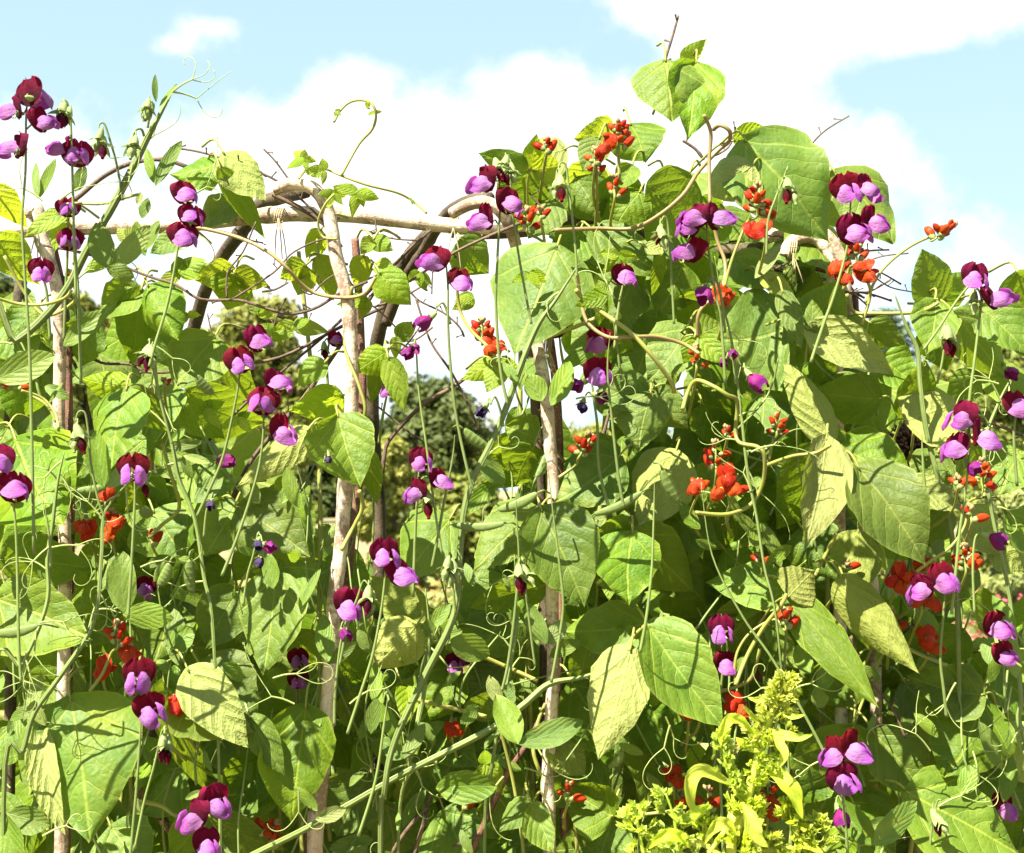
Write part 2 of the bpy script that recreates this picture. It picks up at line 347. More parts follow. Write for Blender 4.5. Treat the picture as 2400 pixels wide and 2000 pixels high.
def cards(rng, centres, spread, n, size, flat=0.5):
    """n leaf-shaped faces scattered round clump centres; returns vertices and faces"""
    centres = np.asarray(centres); spread = np.asarray(spread)
    idx = rng.integers(0, len(centres), n)
    d = rng.normal(size=(n, 3)); d /= np.linalg.norm(d, axis=1)[:, None]
    rad = rng.random(n) ** 0.45
    p = centres[idx] + d * rad[:, None] * spread[idx]
    nrm = d * 0.8 + rng.normal(size=(n, 3)) * 0.5 + np.array([0, 0, flat]); nrm /= np.linalg.norm(nrm, axis=1)[:, None]
    a = np.cross(nrm, rng.normal(size=(n, 3))); a /= np.linalg.norm(a, axis=1)[:, None]
    b = np.cross(nrm, a)
    s = size * (0.6 + 0.8 * rng.random(n))[:, None]
    v = np.stack([p - a * s, p + b * s * 0.48 + nrm * s * 0.1, p + a * s, p - b * s * 0.48 + nrm * s * 0.1], axis=1).reshape(-1, 3)
    f = np.arange(4 * n).reshape(n, 4)
    return v, f
def np_mesh(name, v, f, mat):
    me = bpy.data.meshes.new(name); nf = len(f); k = f.shape[1]
    me.vertices.add(len(v)); me.vertices.foreach_set('co', np.asarray(v, dtype=np.float32).ravel())
    me.loops.add(nf * k); me.loops.foreach_set('vertex_index', f.ravel().astype(np.int32))
    me.polygons.add(nf); me.polygons.foreach_set('loop_start', (np.arange(nf) * k).astype(np.int32)); me.polygons.foreach_set('loop_total', np.full(nf, k, dtype=np.int32))
    me.materials.append(mat); me.update(calc_edges=True)
    return me

# ground: one sheet to the horizon, with a gentle unevenness near by
m, n, out = new_mat('ground_soil')
tcn = n.node('ShaderNodeTexCoord').outputs['Object']
c = n.mix(n.ramp(n.noise(tcn, 0.35, 5.0, 0.6), 0.42, 0.6), (0.10, 0.12, 0.035), (0.23, 0.17, 0.085))
c = n.mix(n.m('MULTIPLY', n.ramp(n.noise(tcn, 9.0, 5.0, 0.7), 0.4, 0.7), 0.5), c, (0.07, 0.055, 0.03))
bp = n.node('ShaderNodeBump', {'Strength': 0.8, 'Distance': 0.05, 'Height': n.noise(tcn, 14.0, 6.0, 0.7)})
pr = n.node('ShaderNodeBsdfPrincipled', {'Base Color': c, 'Roughness': 0.95, 'Normal': bp.outputs[0]})
n.l.new(pr.outputs[0], out.inputs[0]); M['ground'] = m
gx = np.concatenate([[-1500, -400, -120], np.linspace(-40, 40, 41), [120, 400, 1500]]); gy = np.concatenate([[-300, -60], np.linspace(-10, 90, 51), [160, 400, 2400]])
rg = np.random.default_rng(3)
gv = [(x, y, (rg.random() - 0.5) * (0.10 if abs(x) < 41 and -11 < y < 91 else 0)) for y in gy for x in gx]
nx = len(gx); gf = [(j * nx + i, j * nx + i + 1, (j + 1) * nx + i + 1, (j + 1) * nx + i) for j in range(len(gy) - 1) for i in range(nx - 1)]
g = obj('ground', mesh('ground', gv, gf, M['ground'])); tag(g, 'dry garden soil with thin grass under the plants', kind='structure')

def tree(label, px, py_top, wpx, dist, mat, seed, n=16000, leaf=0.16, low=0.06, name='tree'):
    """px, py_top, wpx: crown position, top and width as seen at that distance; the trunk stands on the ground"""
    rng = np.random.default_rng(seed)
    sp = S(dist); top = W(px, py_top, dist); h = top.z; rw = wpx * sp / 2
    t = thing(name, label, 'tree', (top.x, dist, 0))
    mb = MB(); rr = random.Random(seed)
    mb.tube([(0, 0, -0.1), (0.1, 0.05, h * 0.25), (-0.08, 0, h * 0.5), (0.05, 0, h * 0.86)], [h * 0.030, h * 0.022, h * 0.015, h * 0.004], 7)
    cs, spd = [], []
    for i in range(46):
        a = rr.uniform(0, 6.28); q = rr.random(); z = h * (low + (0.94 - low) * q)
        e = math.sin(math.pi * min(1, 0.26 + 0.66 * q)) ** 0.6
        r = rw * e * rr.uniform(0.25, 0.8)
        c = Vector((math.cos(a) * r, math.sin(a) * r, z)); cs.append(c)
        s = rw * rr.uniform(0.28, 0.46); spd.append((s, s, s * 0.72))
        if i < 12: mb.tube([(0, 0, z * 0.62), Vector((c.x * 0.5, c.y * 0.5, z * 0.85)), c], [h * 0.009, h * 0.006, h * 0.002], 5, 3)
    mb.v = [p + Vector(t.location) for p in mb.v]
    mb.build('trunk', M['dark_bark'], t)
    v, f = cards(rng, cs, spd, n, leaf)
    obj('crown', np_mesh('crown', v, f, mat), t)
    return t
tree('olive green round-crowned tree seen through the arch beside the pale pole', 590, 700, 330, 62, M['oak'], 11, 22000, 0.20)
tree('dark green dense tree standing behind the golden shrub under the arch', 1010, 885, 300, 55, M['holm'], 12, 22000, 0.16)
tree('olive tree behind the vines below the leftmost pole top', 215, 640, 260, 58, M['oak'], 13, 22000, 0.19)
tree('dark green tree at the edge of the picture behind the leftmost leaves', -20, 590, 260, 52, M['holm'], 14, 22000, 0.18)
tree('blue-green thin-crowned tree showing below the knotted arch', 1900, 640, 170, 70, M['pine'], 15, 3500, 0.20)
tree('green tree rising behind the vines between the two arches', 1420, 1010, 360, 60, M['oak'], 16, 22000, 0.19)
tree('blue-green tree top peeping over leaves beside the seed head', 2090, 715, 190, 66, M['pine'], 17, 3500, 0.19)
tree('yellowish broad tree behind the flowers at the farthest stalk', 2330, 800, 420, 60, M['mid_shrub'], 18, 22000, 0.19)
tree('wide dark tree far behind the shrubs, between the arch and the bundled poles', 760, 1000, 380, 80, M['holm'], 19, 22000, 0.24)

def shrub(label, px, py_top, wpx, dist, mat, seed, n=5000, leaf=0.05, name='shrub'):
    rng = np.random.default_rng(seed); rr = random.Random(seed)
    sp = S(dist); top = W(px, py_top, dist); h = max(0.5, top.z); rw = wpx * sp / 2
    t = thing(name, label, 'shrub', (top.x, dist, 0))
    mb = MB(); cs, spd = [], []
    for i in range(16):
        a = rr.uniform(0, 6.28); q = rr.random(); z = h * (0.12 + 0.76 * q)
        r = rw * (1 - 0.45 * q) * rr.uniform(0.1, 0.85)
        c = Vector((math.cos(a) * r, math.sin(a) * r, z)); cs.append(c)
        s = rw * rr.uniform(0.26, 0.42); spd.append((s, s, s * 0.85))
        if i < 8: mb.tube([(c.x * 0.1, c.y * 0.1, -0.05), Vector((c.x * 0.5, c.y * 0.5, z * 0.6)), c], [h * 0.012, h * 0.009, h * 0.004], 5, 3)
    mb.v = [p + Vector(t.location) for p in mb.v]
    mb.build('stem', M['dark_bark'], t)
    v, f = cards(rng, cs, spd, n, leaf)
    v[:, 2] = np.maximum(v[:, 2], 0.01)
    obj('foliage', np_mesh('foliage', v, f, mat), t)
    return t
shrub('golden yellow shrub under the arch beside the pale pole', 910, 1005, 230, 17, M['gold'], 31, 22000, 0.055)
shrub('green shrub in the gap between the golden shrub and the bundled poles', 1070, 1100, 280, 19, M['mid_shrub'], 32, 7000, 0.06)
shrub('ochre dry-leaved shrub behind the maroon flowers under the arch', 480, 860, 200, 21, M['gold'], 33, 7000, 0.07)
shrub('olive shrub seen low between the reddish rod and the glossy leaf', 690, 960, 190, 22, M['mid_shrub'], 34, 6000, 0.07)
shrub('golden shrub low behind the vines near the first pole', 300, 960, 240, 18, M['gold'], 35, 6000, 0.06)
shrub('pale yellow-green shrub behind the far bean clusters', 2370, 1090, 220, 12, M['pale_shrub'], 36, 22000, 0.045)
shrub('mid green shrub filling the gap behind the purple-brown seed head', 2120, 880, 230, 16, M['mid_shrub'], 37, 22000, 0.055)
shrub('yellow-green tall shrub behind the serrated leaf at the picture edge', 2330, 870, 260, 15, M['mid_shrub'], 38, 22000, 0.055)
shrub('pale low shrub behind the folded pale leaves', 1960, 1130, 260, 11, M['pale_shrub'], 39, 7000, 0.042)
shrub('green low shrub behind the bundled poles', 1380, 1120, 260, 16, M['mid_shrub'], 40, 6000, 0.06)
shrub('dull green shrub behind the first pole', 60, 830, 300, 18, M['mid_shrub'], 41, 7000, 0.07)
shrub('green shrub behind the flower stalks under the big lit leaves', 1620, 1060, 300, 17, M['mid_shrub'], 42, 6000, 0.06)
rng = np.random.default_rng(77)
hx = rng.uniform(-45, 45, 170); hc = np.stack([hx, 95 + rng.uniform(-3, 3, 170), rng.uniform(0.6, 5.2, 170)], axis=1)
v, f = cards(rng, hc, np.full((170, 3), 1.7), 30000, 0.30)
v[:, 2] = np.maximum(v[:, 2], 0.02)
tag(obj('treeline', np_mesh('treeline', v, f, M['oak'])), 'far-off wood along the horizon seen through gaps', 'wood', kind='stuff')
# dry grass and a bed of pink flowers on the ground beyond
def patch(name, label, px0, px1, y0, y1, hgt, n, leaf, mat, seed, cat):
    rng = np.random.default_rng(seed)
    v, f = [], []
    ys = rng.uniform(y0, y1, n); pxs = rng.uniform(px0, px1, n)
    xs = (pxs - 1200) / F * (ys + 1.6)
    cs = np.stack([xs, ys, rng.uniform(0.03, hgt, n)], axis=1)
    v, f = cards(rng, cs, np.full((n, 3), 0.03), n, leaf, 0.3)
    o = obj(name, np_mesh(name, v, f, mat)); tag(o, label, cat, kind='stuff')
patch('dry_grass', 'ochre dry grass on the ground beyond the vines', -300, 2800, 5.0, 24.0, 0.30, 16000, 0.07, M['ochre'], 51, 'grass')
patch('green_grass', 'yellow-green grass and weeds beyond the vines', -300, 2800, 4.0, 20.0, 0.40, 14000, 0.07, M['pale_shrub'], 52, 'grass')
patch('pink_flowers', 'bed of small pink flowers on the ground beyond the lower leaves', 1900, 2500, 8.0, 13.0, 0.55, 2200, 0.032, M['pink'], 53, 'flowers')

# ------------------------------------------------------------------ trellis of bent rods
TR = thing('trellis', 'rustic arched trellis of bent pale hazel rods tied with twine', 'trellis', (W(1200, 1000, 0).x, 0.05, 0))
rr = random.Random(5)
def rod(name, pts, wpx, mat, depth=0.0, ground=False, knobs=0.05, n=8, sub=6, thin=1.0):
    """pts in photograph pixels, optional third value = depth"""
    P = [W(p[0], p[1], p[2] if len(p) > 2 else depth) for p in pts]
    if ground:
        d = P[-1]; P += [Vector((d.x, d.y, d.z * 0.55)), Vector((d.x + rr.uniform(-0.01, 0.01), d.y + 0.01, -0.08))]
    r = [wpx * 1.12 * S(depth) / 2, wpx * 1.12 * thin * S(depth) / 2]
    return MB().tube(P, r, n, sub, knobs=knobs, rnd=rr).build(name, mat, TR)
# rails
rod('rail', [(-120, 548), (0, 543), (200, 533), (400, 529), (560, 512), (660, 503), (800, 503), (960, 519), (1065, 530), (1150, 532)], 33, M['bark'], 0.03)
rod('rail', [(1130, 545), (1230, 540), (1330, 520), (1420, 505), (1470, 504), (1512, 560), (1600, 582), (1720, 590), (1850, 570)], 30, M['dark_bark'], 0.10)
# arches and uprights
rod('pole', [(640, 446), (685, 432), (738, 445), (770, 500), (788, 600), (812, 690), (822, 800), (824, 950), (810, 1120), (798, 1290), (784, 1400), (776, 1540), (762, 1740), (746, 1900), (738, 2010)], 28, M['bark'], -0.06, True, thin=1.15)
rod('pole', [(832, 560), (838, 640), (845, 780), (849, 940), (840, 1130), (826, 1250), (814, 1370), (790, 1520), (770, 1660), (745, 1800), (722, 2000)], 17, M['red_bark'], 0.0, True)
rod('pole', [(715, 448, 0.0), (660, 462, 0.04), (610, 482, 0.1), (568, 540, 0.16), (520, 604, 0.22), (480, 685, 0.28), (454, 770, 0.32), (420, 880, 0.36), (385, 1000, 0.4), (372, 1200, 0.42), (370, 1400, 0.42)], 31, M['dark_bark'], 0.15, True)
rod('pole', [(1010, 545, 0.1), (960, 600, 0.15), (915, 690, 0.2), (893, 760, 0.22), (878, 840, 0.24), (872, 950, 0.26), (880, 1100, 0.28), (890, 1300, 0.3)], 30, M['dark_bark'], 0.18, True)
rod('pole', [(1150, 466, 0.0), (1105, 470, 0.02), (1055, 496, 0.05), (1020, 540, 0.09), (985, 600, 0.13), (945, 660, 0.17), (905, 760, 0.2)], 26, M['dark_bark'], 0.1, False)
rod('pole', [(1060, 500, 0.0), (1105, 478, -0.02), (1150, 478, -0.03), (1190, 520, -0.02), (1215, 600, 0.02), (1240, 720, 0.0), (1264, 830, -0.01), (1281, 940), (1290, 1060), (1298, 1180), (1294, 1380), (1297, 1560), (1292, 1680), (1284, 1830), (1288, 2010)], 27, M['bark'], -0.05, True)
rod('pole', [(1228, 620), (1245, 800), (1256, 960), (1264, 1100), (1270, 1250), (1276, 1420)], 22, M['dark_bark'], 0.07, True)
rod('pole', [(1262, 660), (1290, 800), (1306, 940), (1312, 1080), (1316, 1250), (1312, 1480), (1306, 1680), (1315, 1880), (1324, 2010)], 17, M['red_bark'], 0.05, True)
rod('pole', [(60, 505), (86, 488), (98, 545), (120, 625), (135, 690), (141, 810), (138, 990), (145, 1180), (152, 1260), (150, 1500)], 27, M['bark'], 0.0, True)
rod('pole', [(120, 560), (148, 690), (158, 800), (162, 980), (166, 1200)], 17, M['red_bark'], 0.02, True)
rod('pole', [(52, 640), (40, 760), (32, 900), (18, 1060), (30, 1300)], 26, M['dark_bark'], 0.22, True)
rod('pole', [(400, 1010), (392, 1080), (372, 1200), (366, 1330)], 28, M['dark_bark'], 0.20, True)
rod('pole', [(1800, 556), (1860, 540), (1925, 545), (1962, 585), (1976, 640), (1984, 720), (1996, 820), (2010, 1000), (2030, 1300), (2050, 1500)], 27, M['bark'], 0.06, True)
rod('pole', [(1840, 600), (1855, 568), (1900, 556), (1934, 582), (1950, 640), (1958, 730), (1962, 900)], 27, M['bark'], 0.03, True)
rod('pole', [(2052, 1480), (2060, 1580), (2070, 1700)], 42, M['dark_bark'], 0.30, True)
rod('pole', [(1760, 1400), (1770, 1540), (1776, 1660)], 24, M['red_bark'], 0.25, True)
rod('rail', [(1840, 640), (1880, 625), (1950, 640), (2000, 690), (2010, 735), (2060, 736)], 14, M['red_bark'], 0.08)
# slanting braces and loose brush
TW = [([(1590, 37), (1575, 90), (1558, 145), (1545, 210)], 7, 0.08), ([(1990, 272), (1932, 308), (1892, 352), (1850, 420)], 4.5, 0.05),
 ([(398, 346), (470, 357), (560, 386), (650, 425), (730, 490), (790, 560)], 6, -0.04), ([(640, 456), (700, 486), (760, 526), (800, 580)], 12, -0.03),
 ([(618, 350), (645, 378), (680, 425), (699, 446)], 5, -0.05), ([(120, 500), (176, 468), (240, 416), (304, 384), (380, 374), (440, 392)], 12, 0.06),
 ([(100, 575), (220, 600), (348, 648), (412, 668), (472, 702), (560, 704), (620, 722), (680, 736), (740, 722), (800, 686), (862, 660)], 7.5, -0.06),
 ([(180, 808), (236, 850), (304, 854), (360, 874), (520, 858), (656, 838), (800, 766), (900, 720)], 8, 0.05),
 ([(464, 1058), (576, 946), (650, 880), (790, 760), (968, 576)], 7, 0.08), ([(540, 1180), (588, 1082), (656, 998), (720, 922), (800, 806), (880, 680)], 11, 0.06),
 ([(896, 1110), (904, 1050), (920, 1022), (960, 978), (1000, 942), (1056, 910), (1100, 880)], 10, 0.06), ([(870, 940), (960, 1014), (1028, 1058)], 5, 0.08),
 ([(975, 700), (988, 742), (1012, 806), (1056, 870), (1088, 930), (1124, 1010)], 6, 0.04), ([(960, 682), (984, 706), (1040, 734), (1076, 766), (1088, 790)], 5, 0.05),
 ([(960, 660), (1048, 602), (1132, 560), (1240, 515)], 8, -0.03), ([(800, 680), (900, 636), (968, 576), (1010, 540)], 6, 0.0), ([(880, 510), (882, 540), (890, 570)], 4, 0.02),
 ([(600, 520), (570, 590), (534, 640), (532, 700)], 5, -0.05), ([(800, 596), (770, 560), (690, 590), (640, 640), (540, 705)], 5, -0.05), ([(790, 640), (760, 660), (730, 690), (708, 680)], 4, -0.04),
 ([(1012, 690), (1014, 640), (1022, 600)], 4, 0.05), ([(1000, 742), (960, 800), (925, 835)], 4.5, 0.06), ([(846, 700), (890, 730), (928, 768)], 4, 0.0), ([(640, 770), (650, 740), (670, 700)], 4, 0.02),
 ([(486, 735), (500, 790), (530, 845)], 4, 0.0), ([(1300, 1240), (1340, 1180), (1400, 1060), (1430, 960)], 9, 0.06), ([(1300, 1100), (1360, 1060), (1440, 1030)], 5, 0.06),
 ([(1256, 955), (1276, 990), (1292, 1010), (1270, 1050)], 4.5, 0.0), ([(1100, 2010), (1140, 1920), (1192, 1808), (1244, 1730), (1280, 1650)], 15, -0.02), ([(1076, 1664), (1104, 1604), (1152, 1524), (1194, 1456)], 10, 0.05),
 ([(912, 2010), (950, 1950), (1000, 1892)], 9, -0.04), ([(968, 2010), (990, 1940), (1010, 1860)], 10, -0.03), ([(1060, 1985), (1100, 1965), (1130, 1960)], 6, -0.03), ([(320, 1840), (360, 1895), (420, 1975)], 22, 0.06),
 ([(1995, 1490), (2028, 1580), (2088, 1656), (2122, 1730)], 6, -0.08), ([(2075, 1430), (2120, 1460), (2160, 1490)], 5, 0.0), ([(2220, 1430), (2160, 1450), (2100, 1500)], 6, 0.06),
 ([(2240, 980), (2310, 986), (2400, 1022), (2460, 1040)], 9, 0.0), ([(2240, 1005), (2180, 1040), (2140, 1080)], 7, 0.05), ([(1850, 560), (1790, 552), (1700, 570)], 6, 0.05),
 ([(2084, 586), (2040, 588), (2000, 596), (1960, 640)], 5, 0.0), ([(2140, 685), (2088, 674), (2050, 650)], 3.5, 0.02), ([(2090, 706), (2040, 690), (1990, 684), (1900, 690)], 6, 0.05),
 ([(2032, 716), (2000, 690), (1960, 680)], 5, 0.03), ([(1600, 330), (1630, 350), (1650, 375)], 8, 0.06), ([(1724, 298), (1716, 330), (1700, 352), (1660, 372)], 5, 0.05), ([(80, 515), (140, 540), (200, 560)], 5, 0.0),
 ([(20, 500), (60, 510), (90, 505)], 4, 0.0), ([(1240, 452), (1262, 478), (1290, 494)], 5, 0.0), ([(1682, 1300), (1720, 1420), (1750, 1560)], 8, 0.2), ([(1470, 1680), (1510, 1760), (1540, 1850)], 6, 0.12)]
for k in range(26):     # the tangle of thin brush under the knotted arch and between the poles
    x0, y0 = (rr.uniform(1800, 2000), rr.uniform(590, 690)) if k < 16 else (rr.uniform(480, 1050), rr.uniform(520, 800))
    a = rr.uniform(-0.5, 0.5) + (math.pi if rr.random() < 0.5 else 0); L = rr.uniform(60, 150)
    TW.append(([(x0, y0), (x0 + math.cos(a) * L * 0.5, y0 + math.sin(a) * L * 0.5 + rr.uniform(-18, 18)), (x0 + math.cos(a) * L, y0 + math.sin(a) * L)], rr.uniform(3, 6), rr.uniform(0.02, 0.14)))
for pts, wd, dp in TW:
    mb = MB(); P = [W(p[0], p[1], dp) for p in pts]; r0 = wd * S(dp) / 2
    mb.tube(P, [r0, r0 * 0.95, r0 * 0.8] if wd > 8 else [r0 * 0.8, r0], 6, 5, knobs=0.10, rnd=rr)
    if wd < 9:                               # buds and short spurs along the twig
        sp, _ = smooth_path(P, r0, 6)
        for q in range(2, len(sp) - 1, 5):
            d = Vector((rr.uniform(-1, 1), rr.uniform(-0.6, 0.6), rr.uniform(-0.3, 1))).normalized() * rr.uniform(0.004, 0.012)
            mb.tube([sp[q], sp[q] + d * 0.6, sp[q] + d], [r0 * 0.6, r0 * 0.5, r0 * 0.9], 5, 2)
    mb.build('twig', M['red_bark'] if wd > 12 else M['twig'], TR)
# twine lashings at the joints
for (x, y, dp, wd) in [(1063, 528, 0.03, 26), (655, 505, 0.02, 24), (1855, 585, 0.03, 34), (92, 530, 0.0, 22), (1285, 800, 0.04, 40)]:
    mb = MB(); c = W(x, y, dp); s = S(dp)
    for q in range(4):
        off = (q - 1.5) * 5 * s; P = []
        for i in range(15):
            a = i / 14 * 2 * math.pi * 1.02
            P.append(c + Vector((off + math.sin(a) * 3 * s, -math.cos(a) * (wd * 0.62) * s, math.sin(a) * wd * 0.72 * s)))
        mb.tube(P, 1.9 * s, 5, 2)
    for q in range(3):
        x1 = rr.uniform(-20, 30)
        mb.tube([c + Vector((0, -wd * 0.6 * s, -wd * 0.4 * s)), c + Vector((x1 * 0.6 * s, -wd * 0.7 * s, -(wd + 25) * s)), c + Vector((x1 * s, -wd * 0.5 * s, -(wd + rr.uniform(45, 95)) * s))], [1.8 * s, 1.2 * s], 5, 4)
    mb.build('twine', M['twine'], TR)

# ------------------------------------------------------------------ leaves
PROF = {'bean': [(0, 0.03), (0.025, 0.34), (0.08, 0.64), (0.17, 0.88), (0.30, 1.0), (0.45, 0.96), (0.60, 0.80), (0.74, 0.57), (0.86, 0.31), (0.94, 0.12), (1, 0.0)],
        'pea': [(0, 0.04), (0.05, 0.26), (0.18, 0.68), (0.36, 0.97), (0.52, 1.0), (0.70, 0.86), (0.86, 0.56), (0.95, 0.27), (1, 0.0)],
        'lance': [(0, 0.06), (0.1, 0.3), (0.3, 0.8), (0.5, 1.0), (0.7, 0.75), (0.88, 0.35), (1, 0.0)]}
def leaf_surface(rnd, L, Wd, prof='bean', fold=0.15, bend=0.2, wave=0.03, asym=0.0, twist=0.0, nu=10, nv=15, curl=0.0):
    """lateral, along and height coordinates of a leaf blade of length L and width Wd, with uv"""
    pv, pw = zip(*PROF[prof])
    ph = [rnd.uniform(0, 6.28) for _ in range(8)]
    n1 = [rnd.uniform(-1, 1) for _ in range(4)]
    pts, uv, ed = [], [], []
    for j in range(nv + 1):
        v = (j / nv) ** 1.0
        v = 0.5 * v + 0.5 * (0.5 - 0.5 * math.cos(math.pi * v))
        hw = np.interp(v, pv, pw) * Wd / 2
        for i in range(nu + 1):
            u = -1 + 2 * i / nu
            side = 1 + asym * (1 if u > 0 else -1)
            e = 1 + 0.030 * math.sin(v * 23 + ph[0] + (2 if u > 0 else 0)) + 0.02 * math.sin(v * 47 + ph[1] * (1 if u > 0 else 2))
            x = u * hw * side * e + 0.05 * Wd * n1[0] * math.sin(v * 3.1) * 1.2
            z = v * L - 0.04 * L * abs(u) * (1 - v) * (1 if prof == 'bean' else 0.2)
            h = fold * abs(u) ** 1.3 * hw                                            # fold along the midrib
            h += -bend * L * (v - 0.35) ** 2 * (1.0 if v > 0.35 else 0.5)            # tip and base droop
            h += wave * Wd * abs(u) ** 2 * math.sin(v * 9 + ph[2] + (1.7 if u > 0 else 0)) * 1.2
            h += 0.35 * wave * Wd * (math.sin(u * 6 + ph[3]) * math.sin(v * 13 + ph[4]))
            h += 0.038 * Wd * (0.6 + 0.4 * math.sin(5 * v + ph[5])) * abs(math.sin((v - 0.34 * abs(u) ** 1.3 + 0.025 * math.sin(4 * u + ph[6])) * (5.6 + ph[7] * 0.25) * math.pi)) * min(1, 3 * abs(u)) * (1 - abs(u) ** 3) * (1 if prof == 'bean' else 0.3)   # quilting between side veins
            h += twist * u * hw * (v - 0.3)
            if curl: h += curl * hw * max(0, u) ** 2.2 * 1.6
            pts.append((x, z, h)); uv.append((0.5 + 0.5 * u * np.interp(v, pv, pw), v)); ed.append((abs(u), v))
    F_ = [(j * (nu + 1) + i, j * (nu + 1) + i + 1, (j + 1) * (nu + 1) + i + 1, (j + 1) * (nu + 1) + i) for j in range(nv) for i in range(nu)]
    return pts, F_, uv, ed

def pic_leaf(parent, bx, by, tx, ty, wpx, kind, depth, k, m_, rnd, prof='bean', mat='bean', fold=None, bend=None, curl=0.0, petiole=True, asym=None, hi=True):
    """a blade whose base and tip lie on two sight lines; k, m_: how much the blade leans back upward and sideways"""
    s = S(depth); B = W(bx, by, depth)
    ax = Vector((tx - bx, 0, -(ty - by))); Lp = ax.length; ax.normalize(); bx_ = Vector((ax.z, 0, -ax.x))
    L = Lp * s * 1.06; Wd = wpx * s * (1.14 if prof == 'bean' else 1.05)
    fold = rnd.uniform(-0.45, 0.45) if fold is None else fold
    bend = rnd.uniform(0.05, 0.60) if bend is None else bend
    pts, fc, uv, ed = leaf_surface(rnd, L, Wd, prof, fold, bend, rnd.uniform(0.02, 0.075), rnd.uniform(-0.12, 0.12) if asym is None else asym, rnd.uniform(-0.55, 0.55), curl=curl, nu=10 if hi else 6, nv=15 if hi else 9)
    vs = []
    for (x, z, h) in pts:
        p = ax * z + bx_ * x
        vs.append((p.x, k * p.z + m_ * p.x - h, p.z))
    # winding: upper side towards the viewer unless the underside shows
    q = fc[len(fc) // 2]; a, b, c = (Vector(vs[i]) for i in q[:3]); nrm = (b - a).cross(c - a)
    if (nrm.y > 0) != (kind == 'u'): fc = [f[::-1] for f in fc]
    o = obj('leaf', mesh('leaf', vs, fc, M[mat], uv, uv2=ed), parent, B - Vector(parent.location))
    if petiole:
        mb = MB(); e = -ax * rnd.uniform(45, 95) * s
        mb.tube([Vector((0, 0, 0)) + ax * 0.02 * L, e * 0.45 + Vector((0, 0.012, 0.004)), e + Vector((rnd.uniform(-15, 15) * s, rnd.uniform(0.03, 0.07), -25 * s))], [2.6 * s, 2.9 * s, 3.4 * s], 5, 4)
        p = mb.build('petiole', M['bean_stem'], None, (0, 0, 0)); p.parent = o
    return o

# bean vines: each climbs from the ground; (label, label centre, foot x, group of pixels it owns)
VINES = [
 ('runner bean vine with large lit leaves covering the first pole', (110, 1120), 150), ('runner bean vine with hanging leaves under the rail between first pole and arch', (360, 860), 300),
 ('runner bean vine low down with a broad shadow-striped leaf near the picture corner', (300, 1680), 230), ('runner bean vine with round pale lit leaf on the pale arched pole', (700, 1180), 790),
 ('young yellow-green bean shoot twining over the arch against white cloud', (700, 560), 845), ('runner bean vine low beside the foot of the pale arched pole', (640, 1700), 700),
 ('runner bean vine with glossy trifoliate leaves across the bundled poles', (1250, 1290), 1290), ('runner bean vine with one huge heart-shaped leaf on the bundled poles', (1220, 660), 1270),
 ('runner bean vine crowning the trellis with the topmost folded leaf pair', (1480, 380), 1320), ('runner bean vine with the broadest sunlit leaf behind scarlet buds', (1880, 480), 1960),
 ('runner bean vine with bright three-part leaf right of the bundled poles', (1500, 980), 1480), ('runner bean vine with pale folded leaves and looping stem', (1860, 980), 1990),
 ('runner bean vine with veined leaf undersides beside the seed head', (2170, 880), 2040), ('runner bean vine with long hanging pale leaf above the lime plant', (1560, 1560), 1540),
 ('runner bean vine with two long folded leaves above the lime plant', (1960, 1470), 1780), ('runner bean vine with bright wide leaves at the lower picture corner', (2200, 1780), 2070),
 ('runner bean vine in the low shade between the two pole feet', (1040, 1720), 1100)]
VO = []
for i, (lab, (cx, cy), fx) in enumerate(VINES):
    base = W(fx, 1500, 0.08); base.z = 0
    v = thing('bean_vine', lab, 'bean vine', base, 'runner bean vines on the trellis'); VO.append((v, cx, cy))
    rnd = random.Random(100 + i)
    c = W(cx, cy + 30, 0.10)
    P = [base + Vector((0, 0, -0.03))]
    for q in range(1, 7):
        t = q / 7
        P.append(Vector((base.x * (1 - t ** 2) + c.x * t ** 2 + rnd.uniform(-0.015, 0.015), 0.09 + 0.03 * math.sin(q * 2.1), c.z * t)))
    P.append(c)
    MB().tube(P, [0.004, 0.0034, 0.0025], 6, 5).build('stem', M['bean_stem'], v)
def vine_at(x, y):
    return min(VO, key=lambda t: ((t[1] - x) * 1.0) ** 2 + ((t[2] - y) * 0.9) ** 2)[0]

